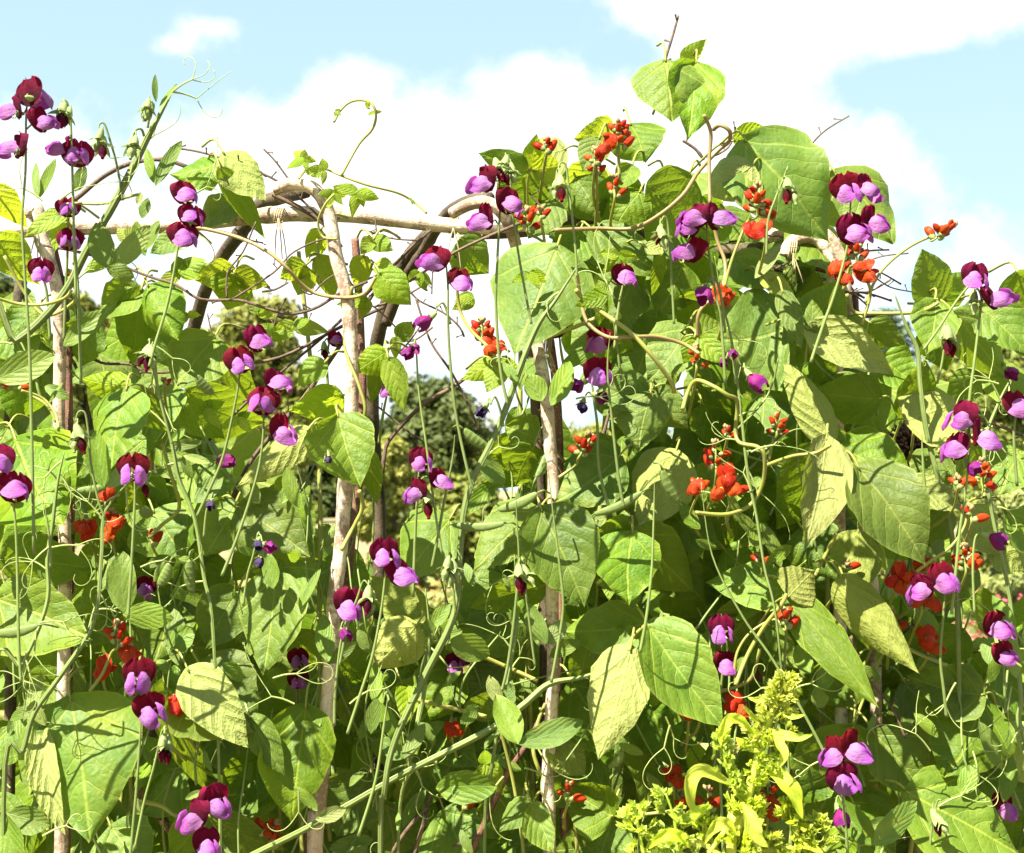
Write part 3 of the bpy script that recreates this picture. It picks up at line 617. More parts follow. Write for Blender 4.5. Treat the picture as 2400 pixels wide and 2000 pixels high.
# picture leaves: base x, y, tip x, y, width, kind, depth (cm, minus = towards viewer), [lean back, lean side]
#  t upper side lit, u underside, y young, d upper side turned from the sun, b young blade lit through from behind
LV = [
 (516,384,404,408,100,'t',-2), (524,360,628,476,88,'u',-4), (516,396,594,530,52,'d',-6), (-22,440,26,512,66,'b',-6), (-10,560,60,650,90,'b',-7), (152,498,72,556,46,'y',-8), (150,500,136,592,42,'y',-8),
 (552,640,455,652,58,'b',-4), (552,640,620,662,50,'b',-5), (548,644,522,716,92,'b',-5), (548,470,478,540,86,'t',2), (425,556,362,596,58,'t',0), (752,540,712,596,50,'b',-2), (716,622,658,652,46,'b',-3), (716,624,690,682,60,'b',-3), (748,600,772,692,58,'b',-3),
 (877,560,920,588,42,'y',-3), (875,562,846,594,36,'y',-4), (852,600,832,672,46,'b',-4), (880,620,927,642,42,'y',-5), (890,640,960,712,78,'y',-6),
 (1080,560,1142,630,92,'d',2), (1235,400,1126,370,58,'d',-3), (1236,404,1204,524,132,'d',-1), (1248,400,1312,388,74,'b',-2), (1244,394,1256,330,46,'b',-3), (1325,350,1212,372,112,'u',5), (1440,312,1350,322,64,'b',4), (1404,326,1366,404,70,'t',-3),
 (1478,292,1505,392,118,'t',0), (1560,142,1566,300,150,'t',-9), (1632,146,1600,346,122,'t',-8), (1600,152,1650,104,38,'b',-4), (1614,412,1526,562,128,'d',-3), (1482,388,1448,452,54,'t',-5),
 (1306,580,1210,828,218,'t',-9), (1388,540,1548,652,104,'t',-3), (1512,578,1556,594,38,'u',-6), (1552,598,1534,684,32,'d',-7), (1360,540,1300,640,90,'t',0),
 (1746,328,1936,556,236,'t',-6), (1956,402,2068,576,178,'t',0), (1722,330,1792,302,44,'b',0), (1764,388,1656,462,112,'u',-8), (2204,702,2146,600,96,'d',-2), (2212,705,2262,642,72,'d',0),
 (1894,792,1958,668,124,'d',-1), (1786,646,1856,704,46,'u',-5), (1838,772,1688,792,224,'t',-5), (1834,684,1862,822,50,'t',-9), (1892,770,2088,872,104,'u',-9), (1900,780,1908,702,44,'t',-9), (1896,790,1966,902,92,'d',-4),
 (1950,1034,1846,840,80,'u',-9), (2062,935,1906,918,106,'d',-6), (2030,925,1930,888,70,'t',-3), (2124,986,2264,940,146,'u',-8), (2120,982,2152,850,84,'d',-4), (2192,704,2148,832,98,'t',-6), (2238,734,2394,874,102,'d',-6), (2040,758,2128,802,62,'d',-2),
 (1970,1046,2126,1134,140,'t',-8), (1938,1028,1860,1270,108,'u',-13), (2012,1096,2140,1308,176,'t',-14), (2128,1128,2180,1262,150,'d',-7), (2126,1136,2246,1192,74,'u',-10), (1924,1048,1848,1234,146,'d',-4), (2118,1208,2174,1278,48,'t',-6),
 (2012,1248,1984,1388,106,'u',-5), (1648,948,1700,1052,104,'d',0), (1634,786,1696,760,72,'y',-8), (1638,792,1694,852,62,'y',-9), (1628,792,1604,850,50,'y',-9), (1716,1196,1744,1312,106,'d',-2), (1700,1290,1770,1350,96,'t',-1),
 (1848,1394,2010,1622,92,'t',-13), (1850,1398,1912,1342,96,'u',-14), (1974,1356,2118,1554,92,'u',-12), (1976,1352,2058,1524,80,'d',-9), (1844,1382,1676,1372,98,'t',-10), (1520,1468,1674,1678,150,'t',-13), (1516,1462,1334,1486,114,'t',-11),
 (1478,1522,1404,1758,122,'u',-15), (2302,1630,2160,1598,116,'t',-9), (2300,1634,2196,1796,200,'t',-8), (2000,1706,1928,1964,214,'d',-4), (2126,1858,2354,1980,178,'t',-11), (2280,1650,2096,1800,150,'d',-3), (2050,1720,2150,1850,140,'t',-5),
 (992,1462,868,1358,96,'u',-4), (976,1468,878,1564,106,'u',-7), (1276,1372,1108,1422,78,'d',-3), (1480,1246,1394,1256,94,'t',-8), (1482,1250,1468,1402,146,'t',-11), (1490,1244,1634,1388,136,'d',-10), (1268,1194,1360,1404,164,'t',-11), (1262,1198,1120,1328,118,'t',-9),
 (1056,1216,956,1352,136,'t',-4), (1452,1070,1306,1172,138,'t',-5), (1584,1060,1496,1234,128,'u',-4), (1525,924,1492,1054,116,'t',-12), (1522,916,1410,942,92,'t',-11), (1530,916,1608,1002,80,'t',-10), (1610,768,1518,892,114,'t',-5),
 (792,976,850,1134,132,'t',-12), (862,1056,876,1178,46,'d',-6), (905,824,834,870,66,'y',-6), (906,840,868,938,48,'d',-5), (910,840,946,962,54,'y',-7), (1166,850,1086,888,48,'y',-6), (1166,854,1142,918,52,'y',-7), (1170,850,1214,860,42,'y',-5),
 (1256,1030,1186,1000,84,'t',-2), (1252,1048,1212,1134,106,'d',-5), (330,682,288,842,90,'d',-4), (346,670,430,798,106,'t',-6), (330,676,242,748,92,'t',-3), (504,790,426,914,136,'t',-3), (302,906,180,884,64,'y',-9), (296,914,290,1090,146,'t',-10), (300,912,374,1004,74,'d',-7),
 (36,1032,182,1216,216,'t',-6), (52,1160,16,1294,150,'t',-4), (4,1312,194,1336,120,'d',-8), (722,1008,578,1134,80,'u',-6), (560,1190,726,1296,148,'t',-7), (552,1180,488,1296,116,'t',-5), (430,958,508,1022,76,'d',-1), (762,850,698,902,58,'y',-3), (498,808,582,942,64,'d',-2),
 (802,930,688,962,74,'b',0), (648,1332,752,1340,96,'t',-7), (-10,1404,234,1484,158,'t',-10), (164,1640,242,1924,244,'t',-13), (96,1708,176,1924,60,'u',-14), (440,1572,582,1734,106,'u',-13), (468,1560,604,1694,176,'t',-8), (645,1344,634,1558,146,'t',-8), (560,1380,488,1514,116,'t',-6),
 (384,1600,432,1896,84,'d',-10), (584,1680,668,1804,64,'t',-11), (716,1658,698,1894,146,'t',-8), (490,1914,646,2008,94,'d',-10), (482,1910,396,2016,84,'d',-9), (1434,1914,1326,1858,116,'t',-8), (1436,1916,1402,2020,104,'t',-7), (1300,1718,1368,1814,78,'u',-4), (1112,1684,1152,1618,66,'d',-3),
 (1246,1886,1174,1942,48,'t',-9), (1246,1886,1292,1974,64,'t',-10), (60,860,10,980,110,'d',2), (230,1200,310,1290,100,'d',2), (860,1500,800,1620,110,'d',3), (1000,1780,930,1900,130,'d',2), (1180,1560,1080,1640,120,'t',1), (1380,1500,1480,1660,150,'d',0),
 (1620,1180,1580,1290,120,'d',-1), (1780,1420,1700,1540,120,'d',1), (1340,1600,1440,1740,130,'t',1), (2280,1040,2340,1150,100,'d',5), (2330,1260,2400,1340,110,'u',0), (2360,1200,2420,1300,100,'t',-2), (2370,1700,2430,1840,110,'u',-3), (90,1480,20,1600,120,'d',2), (820,1620,890,1740,110,'d',3), (1040,1900,1120,2010,140,'t',1),
 (1300,470,1240,560,90,'t',-1), (1350,420,1400,520,110,'t',0), (1430,420,1480,540,110,'d',-1), (1500,450,1440,540,90,'t',-2), (1390,400,1330,470,80,'b',1), (1560,420,1580,500,80,'t',0), (1690,480,1620,560,100,'d',0), (1720,600,1800,680,100,'t',-1),
 (1600,620,1540,740,120,'t',-1), (1660,700,1610,800,100,'d',0), (1480,660,1430,760,100,'t',0), (1420,800,1480,880,100,'d',1), (1960,760,2040,850,110,'t',1), (2060,840,2140,900,100,'t',2), (2180,760,2230,860,90,'d',1), (2260,760,2330,860,100,'t',1),
 (2080,1120,2160,1230,120,'t',1), (2220,1180,2150,1290,120,'d',2), (1880,1240,1950,1350,120,'t',0), (1800,1330,1730,1430,120,'t',1), (2000,1560,1900,1640,130,'t',1), (2120,1600,2200,1700,130,'t',1), (2260,1480,2180,1580,110,'d',2), (2330,1560,2400,1660,120,'t',1),
 (2180,1760,2260,1880,140,'d',0), (2300,1800,2390,1900,130,'t',0), (2000,1880,2080,1990,140,'t',0), (1900,1760,1830,1880,130,'t',2), (1380,1760,1300,1880,140,'t',1), (1180,1420,1110,1540,130,'t',0), (1060,1560,990,1680,120,'t',1), (940,1600,1000,1700,110,'d',2),
 (860,1820,800,1940,130,'t',1), (1160,1860,1240,1990,140,'d',1), (620,1780,540,1880,130,'t',0), (560,1640,650,1740,130,'d',1), (420,1800,340,1900,120,'t',1), (260,1940,350,2040,140,'t',0), (100,1760,180,1860,110,'d',1), (30,1700,-40,1800,110,'t',0),
 (420,1420,350,1540,120,'t',0), (150,1580,80,1660,100,'t',2), (360,1200,440,1300,120,'t',1), (620,1400,560,1500,110,'t',1), (240,1020,180,1120,100,'t',1), (470,1080,540,1180,100,'t',2), (730,1480,690,1580,100,'d',2), (1700,1100,1640,1190,110,'t',0), (1560,1300,1640,1400,110,'t',0),
 (2296,716,2384,836,112,'t',-4), (2384,640,2430,770,96,'d',-3), (2336,860,2404,984,96,'t',0), (2294,876,2236,962,84,'d',1), (2396,1050,2326,1156,104,'t',-2), (2256,1204,2336,1296,104,'u',-1), (2200,1060,2150,1160,90,'t',2), (20,1000,-30,1100,90,'t',0), (90,720,30,800,90,'t',0), (20,760,80,860,100,'t',1), (220,760,180,850,90,'d',1)]
rl = random.Random(77)
for e in LV:
    bx, by, tx, ty, wp, kd, dc = e[:7]
    k = {'t': rl.uniform(0.25, 0.75), 'u': rl.uniform(0.1, 0.6), 'y': rl.uniform(0.0, 0.5), 'd': rl.uniform(-0.75, -0.35), 'b': rl.uniform(-1.0, -0.6)}[kd]
    ms = {'t': rl.uniform(-0.35, 0.15), 'u': rl.uniform(-0.3, 0.2), 'y': rl.uniform(-0.3, 0.3), 'd': rl.uniform(0.0, 0.4), 'b': rl.uniform(-0.1, 0.4)}[kd]
    small = math.hypot(tx - bx, ty - by) < 75
    pic_leaf(vine_at(bx, by), bx, by, tx, ty, wp, 'u' if kd == 'u' else 't', dc / 100.0, k, ms, rl, mat='young' if kd in 'yb' else 'bean', curl=rl.choice([0, 0.4, 0, 0.8, -0.6]) if kd in 'tu' else 0.0, hi=not small)

# ------------------------------------------------------------------ sweet pea plants: winged stems, leaflets, tendrils, pods
PEAS = [
 ('sweet pea plant with thick winged stem reaching diagonally up to the sky', [(404, 216), (372, 268), (344, 316), (304, 400), (256, 496), (205, 588), (160, 680), (100, 752), (40, 800), (-40, 840)], 24, -0.16),
 ('sweet pea plant with long winged stem crossing before the huge heart-shaped leaf', [(1352, 620), (1300, 700), (1258, 762), (1224, 850), (1192, 950), (1160, 1030), (1112, 1126), (1088, 1202), (1076, 1300), (1060, 1440), (990, 1588), (922, 1740), (902, 1860), (896, 2020)], 26, -0.15),
 ('sweet pea plant with flat winged stem slanting low across the pole foot', [(1440, 1562), (1360, 1588), (1288, 1604), (1230, 1654), (1150, 1712), (952, 1812), (808, 1892), (700, 1950), (560, 2020), (480, 2080)], 22, -0.14),
 ('sweet pea plant with forked slender stems at the lower picture edge', [(150, 1060), (138, 1130), (128, 1230), (116, 1310), (112, 1416), (52, 1556), (-20, 1660)], 13, -0.18),
 ('sweet pea plant with pale stem leaning across the shadow-striped leaf', [(304, 1130), (256, 1190), (244, 1230), (238, 1310), (216, 1460), (140, 1580), (76, 1672), (52, 1760), (10, 1890)], 15, -0.19),
 ('sweet pea plant with thin stem rising between arch and first pole', [(358, 800), (366, 880), (400, 1030), (416, 1122), (452, 1218), (474, 1350), (500, 1500), (520, 2040)], 12, -0.14),
 ('sweet pea plant with straight stem before the looping bean stem', [(1676, 600), (1692, 710), (1712, 810), (1732, 970), (1750, 1110), (1774, 1210), (1796, 1330), (1830, 1500), (1860, 2040)], 9, -0.17),
 ('sweet pea plant with stem sloping behind the lime plant', [(1640, 1130), (1664, 1300), (1736, 1444), (1816, 1556), (1928, 1752), (1990, 1900), (2020, 2060)], 9, -0.15),
 ('sweet pea plant with dark thick stem beside the purple-brown seed head', [(2092, 690), (2120, 762), (2150, 820), (2160, 900), (2176, 1010), (2200, 1110), (2220, 1190), (2240, 1400), (2250, 2040)], 16, -0.10),
 ('sweet pea plant with stem curving along the picture edge', [(2372, 880), (2340, 950), (2312, 1050), (2330, 1200), (2370, 1400), (2392, 1620), (2384, 1690), (2402, 1760), (2410, 2040)], 17, -0.12),
 ('sweet pea plant with paired leaflets between the pole feet', [(1000, 1380), (1012, 1500), (996, 1640), (960, 1800), (930, 2040)], 12, -0.10),
 ('sweet pea plant with pale stem up the middle of the low shade', [(1210, 1300), (1216, 1450), (1190, 1600), (1150, 1800), (1130, 2040)], 12, -0.12)]
PO = []
for i, (lab, pts, wd, dp) in enumerate(PEAS):
    wd *= 0.66 if i == 1 else 0.8; P = [W(x + 5 * math.sin(7 * q + i), y, dp + (0.03 if y > 1990 else 0)) for q, (x, y) in enumerate(pts)]; foot = P[-1].copy()
    base = Vector((foot.x, dp + 0.10, 0))
    v = thing('sweet_pea_plant', lab, 'sweet pea', base, 'sweet pea plants among the beans')
    P += [Vector((foot.x, dp + 0.06, foot.z * 0.5)), base + Vector((0, 0, -0.03))]
    r = wd * S(dp) / 2
    mb = MB().tube(P, [r * 0.22, r * 0.85, r, r, r, r * 0.9, r * 0.7], 14, 6, flat=0.07 * (i + 1))
    mb.build('stem', M['pea_stem'], v); PO.append((v, pts, dp))
def pea_at(x, y):
    return min(PO, key=lambda t: min((a - x) ** 2 + (b - y) ** 2 for a, b in t[1]))
# leaflets seen in the picture: base, tip, width, depth
PL = [(366,240,365,178,14,-17), (372,256,404,188,16,-17), (362,430,336,345,26,-15), (364,436,402,312,32,-16), (250,628,215,520,58,-19), (258,628,348,534,52,-18), (250,630,308,648,40,-20), (88,464,64,370,22,-16), (92,464,130,376,26,-15), (178,450,198,392,30,-12),
 (336,588,372,520,36,-10), (340,600,318,520,30,-10), (322,480,330,452,18,-12), (332,512,346,466,26,-13), (-10,890,122,836,74,-20), (148,812,236,728,50,-18), (244,1142,222,1016,56,-17), (246,1142,292,1086,40,-17), (454,1178,410,1110,44,-14), (458,1178,512,1118,46,-15),
 (392,1050,470,1036,26,-13), (398,1034,438,1000,22,-15), (430,1068,492,1084,20,-16), (430,1066,450,1120,22,-15), (1292,950,1336,842,50,-17), (1270,940,1240,880,54,-16), (1214,900,1180,850,24,-17), (1770,652,1836,566,32,-9), (2326,1396,2358,1468,38,-14), (2384,1590,2362,1456,44,-15),
 (2046,1982,1974,1888,62,-17), (2046,1982,2154,1894,62,-18), (2320,1560,2318,1500,30,-11), (2320,1600,2340,1540,30,-11), (290,1440,406,1446,62,-18), (292,1434,284,1302,72,-14), (394,1524,452,1476,58,-9), (420,1560,394,1440,56,-8), (18,1906,112,1932,62,-17), (4,1900,62,2012,76,-18),
 (1056,1500,1142,1540,66,-11), (1214,1742,1164,1644,62,-18), (1216,1742,1362,1700,58,-18), (1022,1848,1156,1834,78,-12), (1174,1650,1148,1588,34,-14), (1180,1650,1200,1606,36,-14), (1280,1510,1238,1420,44,-13), (1284,1508,1320,1456,40,-12), (1288,1540,1356,1502,34,-11),
 (940,1780,896,1736,44,-13), (944,1780,990,1710,36,-14), (870,1720,884,1640,34,-14), (884,1660,872,1566,36,-13), (1010,1470,1052,1418,34,-12), (1016,1484,1000,1452,24,-12), (880,1640,940,1740,36,-13), (1090,1320,1110,1370,22,-12), (770,1550,752,1450,44,-15), (768,1556,830,1508,30,-14),
 (1900,1580,1876,1520,40,-9), (1920,1620,1948,1560,38,-9), (1930,1660,1912,1614,36,-10), (1760,1280,1800,1230,40,-11), (1830,1330,1790,1230,34,-10), (2180,1310,2220,1270,34,-9), (640,1380,624,1300,40,-12), (706,1440,712,1366,22,-15), (708,1420,744,1340,20,-15), (744,1900,690,1850,30,-15), (740,1920,806,1900,34,-15),
 (460,1580,500,1700,46,-8), (106,1700,62,1640,30,-16), (56,1690,84,1590,32,-15), (870,1530,840,1480,30,-14), (2250,1860,2288,1800,44,-12), (2340,1800,2300,1700,42,-12), (2350,1880,2384,1780,40,-10), (1640,1240,1600,1180,36,-10), (1130,1070,1180,1130,46,-10), (700,1190,670,1100,36,-9), (660,1180,690,1120,30,-9), (610,1180,560,1120,40,-8)]
for (bx, by, tx, ty, wp, dc) in PL:
    v = pea_at(bx, by)[0]
    o = pic_leaf(v, bx, by, tx, ty, wp, 't' if rl.random() < 0.75 else 'u', dc / 100, rl.uniform(-0.2, 0.7), rl.uniform(-0.5, 0.4), rl, 'pea', 'pea', fold=rl.uniform(-0.1, 0.5), bend=rl.uniform(0, 0.3), petiole=False, hi=False)
    o.name = 'leaflet'

def tendril(v, x, y, dp, rnd, big=1.0, ang=None):
    s = S(dp); mb = MB(); p = W(x, y, dp); q0 = p.copy()
    a = rnd.uniform(0, 6.28) if ang is None else ang
    def run(p, a, L, curl, r):
        P = [p.copy()]; n = 12
        for i in range(n):
            a += curl * (i / n) ** 1.5
            p = p + Vector((math.cos(a) * L / n, rnd.uniform(-1, 1) * L / n * 0.3, math.sin(a) * L / n)) * s
            P.append(p.copy())
        mb.tube(P, [r * s, r * s * 0.55], 5, 2, cap=False)
        return p, a
    p1 = p + Vector((math.cos(a), rnd.uniform(-0.3, 0.3), math.sin(a))) * 55 * s * big
    mb.tube([p, p.lerp(p1, 0.5) + Vector((0, 0, 3 * s)), p1], [2.6 * s, 2.0 * s], 5, 3, cap=False)
    for b in (-0.7, 0.6, 0.1)[:rnd.choice([2, 2, 3])]:
        run(p1, a + b + rnd.uniform(-0.3, 0.3), rnd.uniform(60, 150) * big, rnd.uniform(-1.1, 1.1), 1.35)
    return mb.build('tendril', M['tendril'], v, q0)
rt = random.Random(21)
TD = [(404, 216, 0.5), (404, 216, -0.2), (100, 470, 2.6), (140, 470, 0.6), (440, 470, 0.7), (430, 490, -1.2), (1440, 700, 2.0), (1350, 935, 0.1), (1250, 1740, -1.0), (1230, 1800, -0.4), (1180, 1820, -2.2), (970, 1790, -1.2), (1570, 1700, -1.8), (1560, 1680, -1.2), (2240, 1600, -2.0), (2370, 1610, -1.8), (2280, 1760, -1.4),
      (100, 1960, 0.4), (330, 1330, 0.3), (640, 1590, 0.2), (690, 1650, 2.8), (700, 1850, -1.6), (820, 1650, 0.6), (1760, 1060, 0.3), (2200, 1890, 0.5), (2180, 1760, 2.3), (1960, 1960, -0.5), (2340, 900, 3.0)]
for (x, y, a) in TD:
    v, pts, dp = pea_at(x, y); tendril(v, x, y, dp - 0.02, rt, 1.0, a)
for k in range(78):
    v, pts, dp = rt.choice(PO); i = rt.randrange(len(pts) - 1); t = rt.random()
    x = pts[i][0] * (1 - t) + pts[i + 1][0] * t; y = pts[i][1] * (1 - t) + pts[i + 1][1] * t
    if y < 2050: tendril(v, x, y, dp + rt.uniform(-0.02, 0.08), rt, rt.uniform(0.6, 1.2))

def pod(x0, y0, x1, y1, wpx, dp):
    """flat hairy seed pod swollen over its seeds"""
    wpx *= 0.78
    s = S(dp); A = W(x0, y0, dp); B = W(x1, y1, dp + 0.01); L = (B - A).length; t = (B - A).normalized(); up = t.cross(Vector((0, 1, 0))).normalized()
    vs, fs, uv = [], [], []; n, mseg = 10, 18
    for j in range(mseg + 1):
        v = j / mseg; hw = wpx * s / 2 * (math.sin(math.pi * min(1, max(0, v * 0.96 + 0.02))) ** 0.45) * (1 if j not in (0, mseg) else 0.25)
        th = hw * (0.36 + 0.16 * abs(math.sin(v * 6 * math.pi)))
        c = A.lerp(B, v) - up * (0.06 * L * math.sin(math.pi * v)) * (1 if x0 < x1 else -1)
        for k in range(n):
            a = 2 * math.pi * k / n; vs.append(c + up * math.cos(a) * hw + Vector((0, 1, 0)) * math.sin(a) * th); uv.append((k / n, v * 3))
    for j in range(mseg):
        for k in range(n): fs.append((j * n + k, j * n + (k + 1) % n, (j + 1) * n + (k + 1) % n, (j + 1) * n + k))
    mb = MB(); mb.add(vs, fs, uv)
    mb.tube([B, B + t * 14 * s + up * 3 * s], [1.6 * s, 0.8 * s], 5, 3)
    mb.tube([A, A - t * 16 * s, A - t * 34 * s + Vector((0, 0.02, -0.006))], [2.6 * s, 2.2 * s], 5, 3)
    for q in range(90):                                   # downy hairs on the rim
        v = rt.random(); c = A.lerp(B, v); hw = wpx * s / 2 * math.sin(math.pi * v) ** 0.45; sg = rt.choice([-1, 1])
        p = c + up * hw * sg * 0.98 - up * (0.06 * L * math.sin(math.pi * v)) * (1 if x0 < x1 else -1)
        d = (up * sg + t * rt.uniform(-0.5, 0.5)) * 5 * s
        mb.add([p - t * 0.35 * s, p + t * 0.35 * s, p + d], [(0, 1, 2)])
    mb.build('seed_pod', M['pod'], pea_at((x0 + x1) / 2, (y0 + y1) / 2)[0], A)
for a in [(1260, 1156, 1166, 1196, 32, -0.17), (1186, 1226, 1058, 1230, 26, -0.17), (1506, 1152, 1390, 1206, 26, -0.16), (1552, 1100, 1592, 1178, 30, -0.15), (1086, 1006, 1146, 1050, 32, -0.12), (398, 1320, 372, 1374, 34, -0.17), (446, 1310, 452, 1390, 34, -0.16), (330, 1190, 356, 1210, 34, -0.15),
          (460, 880, 500, 924, 30, -0.15), (90, 1466, -20, 1484, 32, -0.20), (180, 1150, 250, 1140, 28, -0.14), (800, 1220, 756, 1280, 34, -0.06), (1256, 1120, 1280, 1060, 22, -0.06), (1460, 1760, 1430, 1800, 24, -0.1)]:
    pod(*a)

# ------------------------------------------------------------------ petals and flowers
def grid(fn, nu, nv):
    v, uv = [], []
    for j in range(nv + 1):
        for i in range(nu + 1):
            u, t = -1 + 2 * i / nu, j / nv
            v.append(fn(u, t)); uv.append((0.5 + 0.5 * u, t))
    f = [(j * (nu + 1) + i, j * (nu + 1) + i + 1, (j + 1) * (nu + 1) + i + 1, (j + 1) * (nu + 1) + i) for j in range(nv) for i in range(nu)]
    return v, f, uv
R0 = 0.0114
SW = [(0, .30), (.08, .58), (.2, .88), (.4, 1.10), (.6, 1.20), (.78, 1.15), (.90, .96), (.97, .74), (1, .58)]
def std_fn(rnd, back=0.35, side=0.3, ruf=0.06):
    p1, p2 = rnd.uniform(0, 6), rnd.uniform(0, 6); xs, ws = zip(*SW)
    def fn(u, t):
        hw = np.interp(t, xs, ws)
        z = -0.50 + t * 1.95 + 0.10 * (1 - (abs(u) - 0.55) ** 2 * 3) * t ** 3 - 0.17 * math.exp(-(u / 0.13) ** 2) * t ** 6 + 0.05 * math.sin(9 * u + p2) * t ** 5 - 0.12 * u * u * t
        y = back * t ** 2 * 0.9 + side * u * u * (0.3 + t * 0.6) - 0.08 * math.sin(math.pi * min(1, abs(u))) * t * (1 - 0.5 * t)
        y += ruf * math.sin(5.5 * u + p1) * t * t + ruf * 0.9 * math.sin(11 * u + p2) * (t ** 4 + 0.6 * abs(u) ** 3) + 0.22 * max(0.0, abs(u) - 0.72) ** 1.5 * 3 + 0.20 * math.exp(-(u / 0.10) ** 2) * t * (1.1 - t)
        return (u * hw * R0 * (1 - 0.1 * side), y * R0, z * R0)
    return fn
def wing_fn(sd, rnd, spread=0.5):
    """one side of the hood that the two wing petals make over the keel: part of a shell with a flaring, wavy rim"""
    p1, p2 = rnd.uniform(0, 6), rnd.uniform(0, 6)
    def fn(u, t):
        e = math.sqrt(max(0.0, 1 - 0.80 * (2 * t - 1) ** 2))                 # rounds the outline towards both ends
        al = R(104 - 112 * t); be = R(14 - 62 * u * e)
        low = max(0.0, u); fl = 1 + (0.16 + 0.20 * spread) * low ** 2 + 0.12 * math.sin(8 * t + p1) * low + 0.07 * math.sin(4 * u + 5 * t + p2)
        x = sd * 0.60 * math.sin(al) * math.cos(be) * fl + sd * 0.03
        y = -0.50 - 0.86 * math.cos(al) * math.cos(be) * fl
        z = 0.10 + 0.66 * math.sin(be) * (1 + 0.1 * low) - 0.12 * t
        return (x * R0, y * R0, z * R0)
    return fn
STD, WNG, KEEL, CAL = [], [], [], []
rf = random.Random(4)
for i in range(5):
    STD.append(mesh('standard_petal', *grid(std_fn(rf, rf.uniform(0.15, 0.5), rf.uniform(-0.05, 0.30), rf.uniform(0.08, 0.18)), 14, 11)[:2], M['maroon'], grid(std_fn(rf), 14, 11)[2]))
    for sd in (-1, 1):
        g_ = grid(wing_fn(sd, rf, rf.uniform(0.3, 1.4)), 8, 9); WNG.append(mesh('wing_petal', g_[0], g_[1], M['violet'], g_[2]))
g_ = grid(lambda u, t: (u * 0.10 * math.sin(math.pi * min(1, t + 0.1)) * R0, (-0.15 - 0.72 * t) * R0, (0.02 - 0.35 * math.sin(t * 2.6) * (1 - abs(u) * 0.7) + 0.30 * t * t) * R0), 6, 7)
KEEL = mesh('keel_petal', g_[0], g_[1], M['keel'], g_[2])
mb = MB()
mb.tube([(0, -0.15 * R0, 0.02 * R0), (0, 0.10 * R0, 0), (0, 0.38 * R0, -0.03 * R0), (0, 0.55 * R0, -0.05 * R0)], [0.26 * R0, 0.25 * R0, 0.17 * R0, 0.08 * R0], 8, 3)
for q in range(5):
    a = q / 5 * 6.283 + 0.3; d = Vector((math.cos(a), 0, math.sin(a))); e = Vector((-d.z, 0, d.x))
    b = d * 0.24 * R0 + Vector((0, -0.1 * R0, 0)); tp = d * 0.62 * R0 + Vector((0, -0.42 * R0, 0)); md = (b + tp) / 2 + d * 0.05 * R0
    mb.add([b - e * 0.15 * R0, b + e * 0.15 * R0, md + e * 0.08 * R0, tp, md - e * 0.08 * R0], [(0, 1, 2, 3, 4)])
CAL = mesh('calyx', mb.v, mb.f, M['bud_green'], mb.uv)
# closed, fading flower: petals wrapped round each other
FAD = []
for i in range(3):
    ph = rf.uniform(0, 6); tw = rf.uniform(-0.8, 0.8)
    def fn(u, t, ph=ph, tw=tw):
        a = u * 2.7 + tw * t; r = (0.16 + 0.62 * math.sin(min(1, t * 1.05) * 2.5) ** 0.9) * (1 + 0.16 * math.sin(4 * a + ph) * t + 0.06 * u)
        return (math.sin(a) * r * R0 * 0.8, (-0.1 - 1.5 * t - 0.14 * math.sin(3 * a + ph) * t) * R0, (math.cos(a) * r * 0.95 - 0.25 * t) * R0)
    g_ = grid(fn, 16, 9); FAD.append(g_)
FADM = {k: [mesh('folded_petal', g_[0], g_[1], M[k], g_[2]) for g_ in FAD] for k in ('faded', 'dry')}
g_ = grid(lambda u, t: (math.sin(u * 3.1416) * R0 * (0.30 * math.sin(min(1, t * 1.1 + 0.08) * 2.9) ** 0.8 + 0.03) * 0.9, (-0.25 - 1.05 * t) * R0, math.cos(u * 3.1416) * R0 * (0.32 * math.sin(min(1, t * 1.1 + 0.08) * 2.9) ** 0.8 + 0.03)), 10, 8)
BUDP = mesh('bud_petal', g_[0], g_[1], M['maroon'], g_[2])
BUDG = mesh('bud_petal_green', g_[0], g_[1], M['bud_green'], g_[2])

